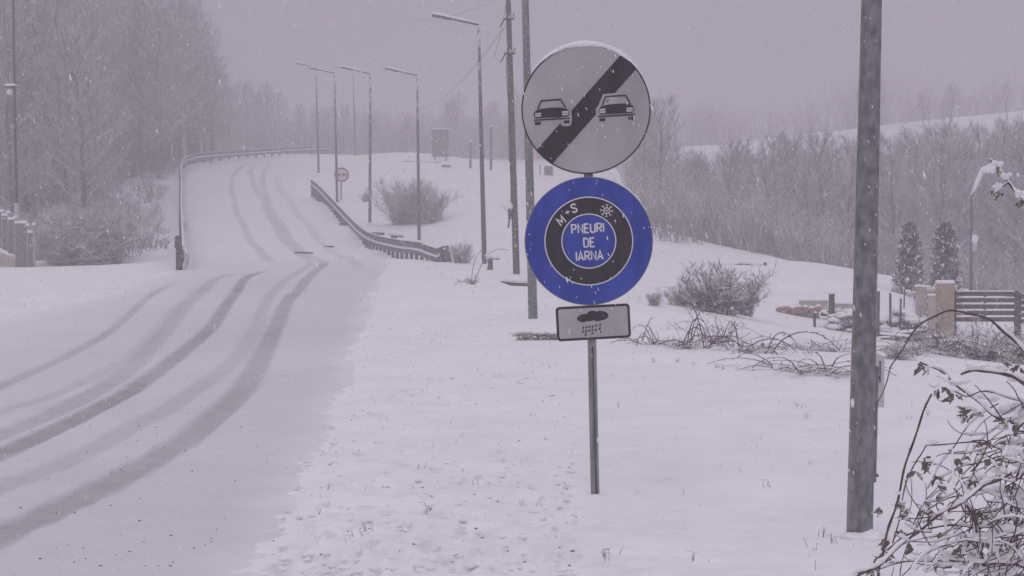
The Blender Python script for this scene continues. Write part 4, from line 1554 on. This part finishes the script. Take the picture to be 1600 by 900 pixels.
# heaps of boards and stones under snow
def heap(label, u0, u1, vb, vt_, d, seed, name, m, n):
    r = random.Random(seed)
    q = on((u0 + u1) / 2, vb, d)
    o = empty(name, q); tag(o, label, 'heap', 'snow covered heaps in the yard')
    k = F / d; w = (u1 - u0) / k / 2; h = (vb - vt_) / k
    sm = MB()
    for i_ in range(n):
        t_ = r.random(); x = r.uniform(-w, w) * (1 - .35 * t_); z = t_ * h * (1 - .5 * abs(x) / w)
        a = r.uniform(.07, .17); y = r.uniform(-.35, .35) - .2 * (1 - t_)
        if name == 'board_heap':
            mb = MB(); mb.box(-a * 3, a * 3, -.09, .09, -.03, .03)
            p_ = mb.build('board', m, o); p_.location = (x, y, z + .03); p_.rotation_euler = (r.uniform(-.15, .15), r.uniform(-.12, .12), r.uniform(-.6, .6))
            c_ = MB(); c_.box(-a * 3, a * 3, -.095, .095, .031, .075, .03); s_ = c_.build('snow_cap', M['cap'], p_, True)
        else:
            mb = MB(); mb.blob((0, 0, 0), (a * r.uniform(.8, 1.6), a * .8, a * r.uniform(.4, .7)), r, 7, 5, .32)
            p_ = mb.build('stone', m, o); p_.location = (x, y, z + .03)
            sm2 = MB(); sm2.blob((r.uniform(-.2, .2) * a, 0, a * .34), (a * r.uniform(.9, 1.5), a * .95, a * r.uniform(.45, .7)), r, 9, 6, .18); sm2.build('snow_cap', M['cap'], p_, True)


heap('low heap of stones under snow left of the thick pole', 1288, 1345, 512, 482, 37, 1, 'stone_heap', M['stone'], 46)
heap('heap of snow covered stones right of the thick pole', 1368, 1440, 520, 478, 37.5, 2, 'stone_heap', M['stone'], 55)
heap('flat heap of snowy boards behind the stones left of the thick pole', 1298, 1345, 488, 470, 40, 3, 'board_heap', M['wood'], 6)
heap('flat heap of snowy boards at the foot of the concrete posts', 1372, 1455, 530, 512, 36.5, 4, 'board_heap', M['wood'], 8)
# clay tiles in a row
q = on(1250, 494, 40)
o = empty('tile_stack', q); tag(o, 'row of orange clay tiles under snow behind the stone heap', 'tiles')
k = 40 / F
zb = P(800, 487, 40)[2] - q.z
MB().box(-36 * k, 30 * k, -.02, .25, zb - .6, zb - .02).build('pallet', M['stone'], o)
t0 = None
for i_ in range(7):
    x = (-31 + 10 * i_) * k
    if t0 is None:
        t0 = mb = MB(); t0 = mb.tube([(0, -.03, 0), (0, .22, 0)], .085, 8).build('tile', M['tile'], o); tt = t0
        cap0 = MB().blob((0, .06, .07), (.085, .1, .05), random.Random(3)).build('snow_cap', M['cap'], t0, True)
    else:
        tt = t0.copy(); C.objects.link(tt); cc = cap0.copy(); C.objects.link(cc); cc.parent = tt
    tt.parent = o
    tt.location = (x, 0, zb + .05 + .02 * math.sin(i_ * 2.3)); tt.rotation_euler = (0, 0, .1 * math.sin(i_ * 4))
for u_, vb_, w_, h_, lb in ((1271, 489, .36, .34, 'pale concrete block with a flat snowy top behind the clay tiles'), (1322, 486, .28, .2, 'low concrete block half buried left of the thick pole')):
    q = on(u_, vb_, 42); a = P(u_, vb_, 42)[2] - q.z
    o = empty('concrete_block', q); tag(o, lb, 'block', 'concrete blocks in the yard')
    MB().box(-w_, w_, -.2, .2, min(a, 0) - .2, a + h_, .015).build('body', M['conc'], o)
    MB().box(-w_ - .02, w_ + .02, -.22, .22, a + h_ + .002, a + h_ + .05, .03).build('snow_cap', M['cap'], o)

# log on the crest, wood fallen in the snow
q = on(1162, 417, 53)
o = empty('fallen_log', q); tag(o, 'long dark log with snow on top, lying on the crest behind the broad bush', 'log')
k = 53 / F
zz0 = P(800, 414, 53)[2] - q.z; zz1 = P(800, 420, 53)[2] - q.z
MB().tube([(-56 * k, .5, zz0 - .25), (0, 0, zz0), (31 * k, -.2, zz1)], .10, 8).build('trunk', M['wood'], o, True)
MB().tube([(-52 * k, .5, zz0 - .1), (0, 0, zz0 + .1), (30 * k, -.2, zz1 + .1)], [.04, .08, .06], 8, squash=1).build('snow_cap', M['cap'], o, True)
MB().box(30 * k, 34 * k, -.3, -.1, zz1 - .5, zz1 + .22).build('end_stake', M['wood'], o)
q = on(806, 443, 38)
o = empty('fallen_branch', q); tag(o, 'broken branch poking from snow at the foot of the wooden utility pole', 'branch')
k = 38 / F
MB().tube([(-24 * k, 0, .11), (-5 * k, -.05, .05), (22 * k, 0, .03)], [.02, .06, .07], 6).build('stem', M['wood'], o)
MB().tube([(-20 * k, .02, .15), (0, 0, .13), (22 * k, 0, .13)], [.02, .07, .06], 6).build('snow_cap', M['cap'], o, True)
q = on(855, 537, 24.5)
o = empty('grass_tussock', q); tag(o, 'dark tussock of flattened grass under snow, just left of the rain plate', 'grass tussock')
r = random.Random(4); sg = []
for k_ in range(420):
    a = np.array([r.uniform(-.5, .34), r.uniform(-.2, .2), r.uniform(0, .11)])
    b_ = a + np.array([r.uniform(-.1, .1), r.uniform(-.12, 0), r.uniform(-.08, .06)])
    sg.append((a, b_, .005, .002))
gg = seg_obj('blades', sg, M['grass'], o); tag(gg, kind='stuff')
mb = MB(); rr_ = random.Random(3)
for k_ in range(9): mb.blob((-.5 + .1 * k_, .05, .13 + .012 * math.sin(k_)), (.12, .17, .05), rr_, 8, 5, .1)
mb.build('snow_cap', M['cap'], o, True)
# stumps
for u_, v_, d_, s_, lb in ((615, 377, 72, 1.0, 'snow capped stump standing behind the short guardrail, by the big rounded shrub'), (765, 424, 47, .62, 'small snow capped stump between the nearest lamp and the wooden utility pole')):
    q = on(u_, v_, d_)
    o = empty('tree_stump', q); tag(o, lb, 'stump', 'stumps under snow')
    MB().tube([(0, 0, -.2), (.03, 0, .3 * s_), (0, 0, .62 * s_)], [.17 * s_, .13 * s_, .15 * s_], 7).build('trunk', M['wood'], o)
    mb = MB(); mb.tube([(.1 * s_, -.1 * s_, .55 * s_), (.5 * s_, -.15 * s_, .5 * s_)], [.06 * s_, .03 * s_], 5); mb.build('stub_branch', M['wood'], o)
    mb = MB(); mb.blob((.02, 0, .66 * s_), (.27 * s_, .22 * s_, .15 * s_), random.Random(u_)); mb.blob((.28 * s_, -.1, .62 * s_), (.24 * s_, .14 * s_, .1 * s_), random.Random(u_)); mb.build('snow_cap', M['cap'], o, True)
# dark marks: drain covers showing on the road, planks on the rise
for u_, v_, d_, w_, lb, cat, nm in ((475, 395, 59, .36, 'dark drain cover showing through road snow, left of its pair', 'drain cover', 'drain_cover'), (514, 385.5, 63, .22, 'dark drain cover showing through road snow, right of its pair', 'drain cover', 'drain_cover'),
                                    (659, 249, 120, 1.4, 'long thin plank lying on the rise behind the second lamp', 'plank', 'plank'), (697, 257, 116, .35, 'short dark plank end in snow right of the second lamp', 'plank', 'plank'),
                                    (540, 360, 80.5, .34, 'short dark plank end behind the guardrail, left of the third lamp', 'plank', 'plank'), (588, 361, 77, .4, 'short dark plank end just behind the guardrail at the third lamp', 'plank', 'plank')):
    if nm == 'drain_cover':
        h_ = hit(u_, v_); q = Vector((h_[0], h_[1], z1(*h_)))
    else:
        q = on(u_, v_, d_)
    o = MB().box(-w_, w_, -.10, .10, -.05, .012 if nm == 'drain_cover' else .10, .006).build(nm, M['darkmetal'] if nm == 'drain_cover' else M['wood'])
    o.location = q; o.rotation_euler = (0, .03, .1)
    tag(o, lb, cat, cat + 's in the snow')

# ------------------------------------------------------------------ left fence
DL = 55.0
lp = lambda u, v, d=DL: np.array(P(u, v, d))
q = on(30, 418, DL)
o = empty('concrete_fence', q); tag(o, 'low concrete panel fence with snow capped posts at the left edge', 'fence')
k = DL / F


def lx(u): return (u - 30) * k


def lz(v): return P(800, v, DL)[2] - q.z


pan = [(-14, -4, 330, 383, 'panel'), (-1, 8, 337, 386, 'panel'), (10.5, 20, 343, 395, 'panel'), (23, 41, 349, 418, 'panel'), (44, 52.5, 364, 413, 'panel')]
for i_, (a, b_, vt_, vb_, nm) in enumerate(pan):
    y = .5 - .12 * i_
    mb = MB(); mb.box(lx(a), lx(b_), y - .05, y + .05, lz(vb_ + 8), lz(vt_)); mb.build('panel', M['panel'], o)
    MB().box(lx(a) - .02, lx(b_) + .02, y - .09, y + .09, lz(vt_) + .002, lz(vt_) + .09, .03).build('snow_cap', M['cap'], o)
for i_, (a, b_, vt_, vb_) in enumerate([(-3.6, -1.4, 331, 390), (8.2, 10.4, 333, 394), (20.2, 22.8, 341, 416), (41.3, 43.7, 353, 417), (52.7, 55, 352, 416)]):
    y = .46 - .12 * i_
    MB().box(lx(a), lx(b_), y - .07, y + .07, lz(vb_ + 8), lz(vt_)).build('post', M['conc'], o)
    MB().box(lx(a - 1.5), lx(b_ + 1.5), y - .1, y + .1, lz(vt_) + .002, lz(vt_) + .1, .04).build('snow_cap', M['cap'], o)
V = [(lx(-20), .62, lz(388)), (lx(23), .3, lz(404)), (lx(23), .3, lz(424)), (lx(-20), .62, lz(424))]
mb = MB(); mb.add([(x, y - .2, z) for x, y, z in V] + [(x, y + .1, z) for x, y, z in V], [(3, 2, 1, 0), (4, 5, 6, 7), (0, 1, 5, 4), (1, 2, 6, 5), (2, 3, 7, 6), (3, 0, 4, 7)])
mb.build('plinth', M['conc'], o)
mb = MB(); V = [(lx(-20), .62, lz(386)), (lx(23), .3, lz(402))]
mb.tube([(x, y - .1, z) for x, y, z in V], [.1, .09], 8); mb.build('snow_cap', M['cap'], o, True)
mb = MB(); mb.box(lx(29), lx(43), .1, .3, lz(346), lz(342.5)); mb.build('top_rail', M['conc'], o)

# ------------------------------------------------------------------ foreground bramble
DB = 4.75
q = np.array([P(1540, 900, DB)[0], DB, z1(P(1540, 900, DB)[0], DB)])
br = empty('bramble_bush', q)
tag(br, 'large tangled bramble with drooping dark leaves and snow lumps, filling the lower right corner', 'bramble')
rg = random.Random(17)


def bp_(u, v, d): return np.array(P(u, v, d)) - q


stems = [
    ([(1640, 590), (1600, 547), (1570, 520), (1540, 497), (1500, 486), (1470, 490), (1435, 510), (1400, 560), (1385, 595), (1367, 637)], 5.2, 1.6, .18),
    ([(1372, 900), (1378, 870), (1395, 805), (1420, 712), (1440, 650), (1458, 612)], 5.2, 3.2, -.05),
    ([(1640, 625), (1600, 598), (1560, 583), (1530, 578), (1498, 586)], 7, 3.5, .0),
    ([(1640, 690), (1600, 668), (1570, 658), (1540, 638), (1500, 607), (1470, 580), (1437, 566)], 5.5, 2.2, .12),
    ([(1330, 905), (1380, 878), (1420, 840), (1460, 812), (1505, 782), (1535, 762), (1580, 740)], 4.6, 3.6, -.25),
    ([(1360, 900), (1395, 852), (1430, 831), (1480, 822), (1550, 825), (1620, 832)], 3.2, 2.8, .05),
    ([(1395, 850), (1420, 745), (1440, 706), (1460, 695), (1520, 692), (1560, 700), (1577, 722), (1615, 735)], 2.4, 2.0, .2),
    ([(1455, 752), (1490, 735), (1520, 725), (1560, 714), (1620, 708)], 1.8, 2.4, .1),
    ([(1448, 762), (1480, 712), (1508, 672), (1530, 650), (1560, 630)], 1.6, 2.4, .25),
    ([(1515, 712), (1550, 672), (1600, 650), (1630, 640)], 1.8, 2.6, .3),
    ([(1320, 902), (1380, 886), (1440, 875), (1500, 878), (1560, 880), (1620, 890)], 3, 2.6, -.1),
    ([(1538, 905), (1530, 850), (1520, 810), (1510, 782)], 6, 4, -.15),
    ([(1640, 340), (1600, 312), (1578, 288), (1562, 268), (1548, 250)], 4.4, 1.8, .1),
    ([(1575, 286), (1563, 292), (1556, 303), (1557, 314)], 2.2, 1.6, .1),
    ([(1620, 700), (1570, 690), (1530, 705), (1500, 708), (1478, 703)], 2.2, 1.8, .15),
    ([(1420, 900), (1460, 860), (1500, 846), (1560, 850), (1600, 842)], 2.4, 2.2, -.3),
    ([(1585, 900), (1590, 840), (1578, 790), (1590, 740), (1600, 700)], 4, 3, 0),
    ([(1405, 905), (1440, 800), (1455, 778), (1470, 765)], 2.0, 1.6, .3),
    ([(1620, 640), (1580, 622), (1545, 612), (1510, 618), (1490, 612)], 2.6, 2.0, .05),
    ([(1620, 775), (1580, 768), (1530, 772), (1480, 780), (1440, 800)], 2.6, 2.0, .2),
]
KB = DB / F
allseg = []; snowmb = MB(); paths = []
for si, (pts, w0, w1, dd) in enumerate(stems):
    if pts[0][1] >= 895 and pts[0][0] < 1600:
        if pts[0][0] < 1340: pts = [(pts[0][0] - 40, pts[0][1] + 22)] + pts
        else: pts = [(1440 + (pts[0][0] - 1440) * .5, 1230), (pts[0][0] * .8 + 1440 * .2, 1050)] + pts
    P3 = [bp_(u, v, DB + dd + .10 * math.sin(i_ * 1.3 + si)) for i_, (u, v) in enumerate(pts)]
    pth = resample(P3, .028)
    n = len(pth)
    w = np.linspace(w0, w1, n) * KB / 2 * np.array([1 + .14 * math.sin(i_ * 1.9 + si) for i_ in range(n)])
    pth = pth + np.array([[.003 * math.sin(i_ * .7 + si), 0, .003 * math.cos(i_ * .9 + 2 * si)] for i_ in range(n)])
    mb = MB(); mb.tube(pth, list(w), 7)
    # thorns
    for i_ in range(4, n - 2, 3):
        if rg.random() < (.75 if si == 1 else .35):
            a = rg.uniform(0, 6.28); t_ = pth[i_]
            mb.tube([t_, t_ + np.array([math.cos(a), 0, math.sin(a)]) * (w[i_] + .006)], [w[i_] * .6, .0004], 4)
    mb.build('stem', M['stem'], br, True)
    paths.append((pth, w))
# finer side twigs, thicker towards the lower right
nmain = len(paths)
for k_ in range(290):
    u = 1625 - abs(rg.gauss(0, 105)); v = rg.uniform(620, 925)
    if k_ % 3 == 0: u = 1630 - abs(rg.gauss(0, 110)); v = rg.uniform(800, 930)
    if u < 1390 or v < 790 - (u - 1390) * .8: continue
    d = DB + rg.uniform(-.35, .55)
    a = rg.uniform(-.2, 1.1) + (math.pi if rg.random() < .5 else 0)
    if rg.random() < .3: a = rg.uniform(1.0, 2.1)
    L_ = rg.uniform(30, 120); cur = rg.choice((-1, 1)) * rg.uniform(.004, .02)
    pts = []
    x, y = u, v
    for s_ in range(9):
        pts.append(bp_(x, y, d + .03 * s_ * math.sin(k_)))
        x += math.cos(a) * L_ / 8 + rg.uniform(-1, 1); y -= math.sin(a) * L_ / 8 + rg.uniform(-1, 1); a += cur * L_ / 8 + rg.uniform(-.12, .12)
    pth = resample(pts, .018)
    w = np.linspace(rg.uniform(1.7, 2.9), 1.2, len(pth)) * KB / 2
    mb = MB(); mb.tube(pth, list(w), 5)
    for i_ in range(3, len(pth) - 2, 4):
        if rg.random() < .4:
            t_ = pth[i_]; an = rg.uniform(0, 6.28)
            mb.tube([t_, t_ + np.array([math.cos(an), 0, math.sin(an)]) * (w[i_] + .006)], [w[i_] * .6, .0004], 4)
    mb.build('twig', M['stem'], br, True)
    paths.append((pth, w))
# snow lying along the stems
for si, (pth, w) in enumerate(paths):
    n = len(pth)
    i_ = 0
    while i_ < n - 3:
        run = rg.randint(3, 12)
        seg = pth[i_:i_ + run]
        d = pth[min(i_ + 3, n - 1)] - pth[i_]
        flat = math.hypot(d[0], d[1]) / (np.linalg.norm(d) + 1e-6)
        if len(seg) >= 3 and not (si == 0 and i_ > n * .42) and si != 1 and rg.random() < (.7 if si < nmain else .46) * flat ** 1.5 + .02:
            rr_ = [max(.001, (w[i_ + j] * .9 + rg.uniform(.0012, .0055)) * math.sin(math.pi * (j + .5) / len(seg)) ** .5) for j in range(len(seg))]
            snowmb.tube([p_ + np.array([0, 0, w[i_ + j] * .8 + rr_[j] * .55]) for j, p_ in enumerate(seg)], rr_, 7)
        i_ += run
for (u, v, ru, rv) in ((1500, 597, 20, 9), (1525, 572, 18, 7), (1560, 574, 20, 8), (1590, 590, 16, 8), (1462, 602, 10, 8), (1545, 622, 16, 10), (1580, 640, 20, 13), (1598, 655, 14, 16), (1570, 668, 12, 7),
                       (1588, 705, 18, 10), (1550, 758, 20, 10), (1535, 745, 14, 9), (1600, 770, 18, 12), (1565, 735, 14, 8), (1480, 800, 10, 5), (1550, 835, 16, 9), (1510, 860, 14, 8), (1440, 850, 8, 4), (1470, 895, 14, 7), (1575, 895, 20, 11), (1590, 690, 14, 9), (1575, 825, 20, 10), (1590, 870, 20, 14), (1550, 890, 18, 12), (1510, 770, 9, 8), (1480, 872, 14, 7),
                       (1549, 266, 7, 12), (1556, 256, 8, 7), (1571, 274, 9, 8), (1592, 303, 9, 8), (1560, 290, 7, 6), (1540, 265, 5, 8), (1405, 770, 6, 5), (1452, 720, 6, 4), (1460, 690, 8, 4), (1468, 756, 5, 5), (1600, 735, 14, 10),
                       (1527, 868, 14, 9), (1500, 838, 10, 5), (1560, 850, 12, 8), (1430, 866, 8, 4), (1412, 838, 7, 4), (1520, 640, 9, 7), (1475, 590, 9, 6), (1515, 508, 4, 3), (1450, 572, 6, 4), (1492, 610, 8, 5), (1505, 636, 8, 5), (1500, 722, 6, 3), (1474, 757, 6, 3), (1412, 784, 5, 3), (1446, 796, 6, 3), (1384, 842, 5, 3),
                      (1590, 780, 16, 9), (1570, 790, 10, 6), (1545, 800, 12, 6), (1520, 835, 10, 6), (1585, 845, 14, 8), (1500, 885, 14, 7), (1450, 890, 10, 6), (1530, 890, 14, 8), (1595, 820, 12, 9), (1480, 850, 8, 4), (1560, 870, 12, 6)):
    d = DB + rg.uniform(-.15, .2)
    c_ = bp_(u, v, d)
    for s in range(5):
        o2 = c_ + np.array([rg.uniform(-.6, .6) * ru * KB, rg.uniform(-.02, .02), rg.uniform(-.35, .35) * rv * KB])
        snowmb.blob(o2, (ru * KB * rg.uniform(.4, .65), ru * KB * .45, rv * KB * rg.uniform(.4, .65)), rg, 9, 6, .12)
so = snowmb.build('snow_lumps', M['cap'], br, True)
tag(so, kind='stuff')


# leaves: a few crumpled leaf meshes shared by all
def leaf_mesh(name, curl, fold, seed):
    r = random.Random(seed)
    L_ = .034; V = []; Fc = []
    prof = [.04, .22, .36, .40, .30, .17, .02]
    for i_, w in enumerate(prof):
        t_ = i_ / 6
        z = -L_ * t_ * (1 - .25 * abs(curl) * t_)
        y = curl * L_ * t_ ** 2
        for sd in (-1, 0, 1):
            serr = 1 + r.uniform(-.25, .25)
            V.append((sd * w * L_ * .6 * serr + r.uniform(-.06, .06) * L_, y + abs(sd) * fold * w * L_ + r.uniform(-.05, .05) * L_, z + abs(sd) * r.uniform(-.05, .12) * L_))
    for i_ in range(6):
        b_ = i_ * 3
        Fc += [(b_, b_ + 1, b_ + 4, b_ + 3), (b_ + 1, b_ + 2, b_ + 5, b_ + 4)]
    me = bpy.data.meshes.new(name); me.from_pydata(V, [], Fc); me.materials.append(M['leaf'])
    return me


LM = [leaf_mesh('leaf', c_, f_, k_) for k_, (c_, f_) in enumerate(((.3, .6), (.7, .9), (-.5, .5), (.5, -.8), (.1, 1.1)))]


def leaf(pos, s, yaw, tilt):
    o = bpy.data.objects.new('leaf', rg.choice(LM)); C.objects.link(o); o.parent = br
    o.location = pos; o.scale = (s * rg.uniform(.8, 1.1), s, s); o.rotation_euler = (rg.uniform(-.4, .7), tilt, yaw)


cl = [(1438, 566), (1449, 575), (1464, 606), (1476, 606), (1490, 614), (1499, 634), (1510, 648), (1521, 642), (1453, 716), (1451, 722),
      (1499, 718), (1502, 732), (1516, 747), (1472, 754), (1474, 766), (1410, 782), (1417, 795), (1442, 797), (1453, 810), (1373, 792),
      (1384, 842), (1380, 862), (1390, 862), (1433, 737), (1574, 564), (1592, 572), (1596, 548), (1557, 300), (1596, 312),
      (1580, 650), (1590, 662), (1465, 742), (1512, 792), (1408, 828), (1425, 850), (1534, 738), (1558, 722), (1545, 690), (1520, 800), (1500, 850), (1540, 850), (1470, 830), (1575, 800)]
for (u, v) in cl:
    c_ = bp_(u, v, DB - .03 + rg.uniform(-.08, .08))
    big_ = 1 if v > 330 else .7
    for k_ in range(rg.randint(2, 4)):
        leaf(c_ + np.array([rg.uniform(-.009, .009), rg.uniform(-.012, .012), rg.uniform(-.008, .004)]), rg.uniform(.8, 1.3) * big_, rg.uniform(-1.4, 1.4), rg.uniform(-.75, .75))
for k_ in range(100):
    pth, w = rg.choice(paths[3:])
    p_ = pth[rg.randrange(len(pth))]
    if p_[2] < bp_(0, 930, DB)[2]: continue
    for s_ in range(rg.randint(1, 3)):
        leaf(p_ + np.array([rg.uniform(-.008, .008), rg.uniform(-.02, 0), 0]), rg.uniform(.5, 1.05), rg.uniform(-1.4, 1.4), rg.uniform(-.9, .9))

# ------------------------------------------------------------------ ground litter
r = random.Random(5)
sg = []
tufts = [(657, 742, 3), (665, 808, 5), (435, 780, 2), (360, 832, 3), (575, 838, 3), (508, 775, 2), (740, 765, 2), (1283, 850, 5), (1300, 862, 4), (1275, 870, 2), (945, 880, 4), (950, 890, 3), (1230, 500, 6), (1120, 580, 9), (1130, 582, 8), (1060, 570, 7),
         (1022, 572, 5), (1085, 575, 4), (1245, 640, 4), (1260, 660, 3), (1420, 660, 4), (1450, 655, 5), (1265, 735, 2), (760, 560, 2), (690, 600, 2), (720, 690, 2), (1500, 660, 6), (1000, 470, 10), (885, 772, 3), (1198, 770, 4), (840, 800, 2), (500, 812, 2), (560, 850, 2)]
for k_ in range(14): tufts.append((r.uniform(420, 1300), 900 - 380 * r.random() ** 1.3, r.randint(1, 3)))
for (u, v, n) in tufts:
    x, y = hit(u, v)
    if x < float(road_r(y)) + .15: continue
    z = z1(x, y) + .03
    for k_ in range(n):
        a = np.array([x + r.uniform(-.03, .03), y + r.uniform(-.03, .03), z])
        h_ = r.uniform(.015, .06)
        b_ = a + np.array([r.uniform(-.5, .5) * h_, r.uniform(-.3, .3) * h_, h_])
        sg.append((a, b_, .0022, .0012)); sg.append((b_, b_ + np.array([r.uniform(-.8, .8) * h_, 0, r.uniform(-.3, .5) * h_]), .0012, .0006))
tag(seg_obj('grass_blades', sg, M['grass']), kind='stuff')
mb = MB()
for k_ in range(110):
    u, v = r.uniform(30, 470), 900 - 260 * r.random() ** 1.2
    x, y = hit(u, v)
    if x > float(road_r(y)) - .1: continue
    s = r.uniform(.002, .0065)
    mb.blob((x, y, z1(x, y) + s * .5), (s * r.uniform(1, 2), s, s * .7), r, 5, 4, .3)
for k_ in range(60):
    u, v = r.uniform(380, 900), 900 - 330 * r.random()
    x, y = hit(u, v)
    if x < float(road_r(y)) + .2: continue
    s = r.uniform(.003, .008)
    mb.blob((x, y, z1(x, y) + .045), (s * r.uniform(1, 2), s, s * .7), r, 5, 4, .3)
tag(mb.build('dirt_clods', M['clod']), kind='stuff')
mb = MB()
for k_ in range(560):
    u, v = r.uniform(395, 900), 900 - 420 * r.random() ** 1.25
    x, y = hit(u, v)
    if x < float(road_r(y)) + .1: continue
    s_ = r.uniform(.006, .019)
    mb.blob((x, y, z1(x, y) + s_ * .1 + r.uniform(-.012, .012)), (s_ * r.uniform(1, 2.2), s_ * 1.1, s_ * r.uniform(.6, 1.0)), r, 7, 5, .3)
tag(mb.build('snow_clods', M['cap']), kind='stuff')

# ------------------------------------------------------------------ falling snow
rs = np.random.RandomState(101)
N = 230000
c_ = np.stack([rs.uniform(-13, 13, N), rs.uniform(4.2, 48, N), rs.uniform(-.6, 8, N)], 1)
keep = (np.abs(c_[:, 0]) < .40 * c_[:, 1] + 1.5)
c_ = c_[keep]; n = len(c_)
g = zt(c_[:, 0], c_[:, 1])
c_ = c_[c_[:, 2] > g + .1]; n = len(c_)
rad = rs.uniform(.0012, .0031, n) * np.where(rs.rand(n) < .10, 1.5, 1.0)
octa = np.array([[1, 0, 0], [0, 1, 0], [-1, 0, 0], [0, -1, 0], [0, 0, 1], [0, 0, -1]], float)
j_ = 1 + rs.uniform(-.35, .35, (n, 6, 1))
off = octa[None] * j_ * rad[:, None, None]
off[:, :, 2] *= rs.uniform(2.0, 4.6, n)[:, None]
off[:, :, 0] -= off[:, :, 2] * rs.uniform(.05, .4, n)[:, None]
V = (c_[:, None] + off).reshape(-1, 3)
tri = np.array([[0, 1, 4], [1, 2, 4], [2, 3, 4], [3, 0, 4], [1, 0, 5], [2, 1, 5], [3, 2, 5], [0, 3, 5]])
Fc = (np.arange(n)[:, None, None] * 6 + tri[None]).reshape(-1, 3)
fo = mesh_obj('falling_snow', V, Fc, M['flake'], smooth=True)
tag(fo, kind='stuff')
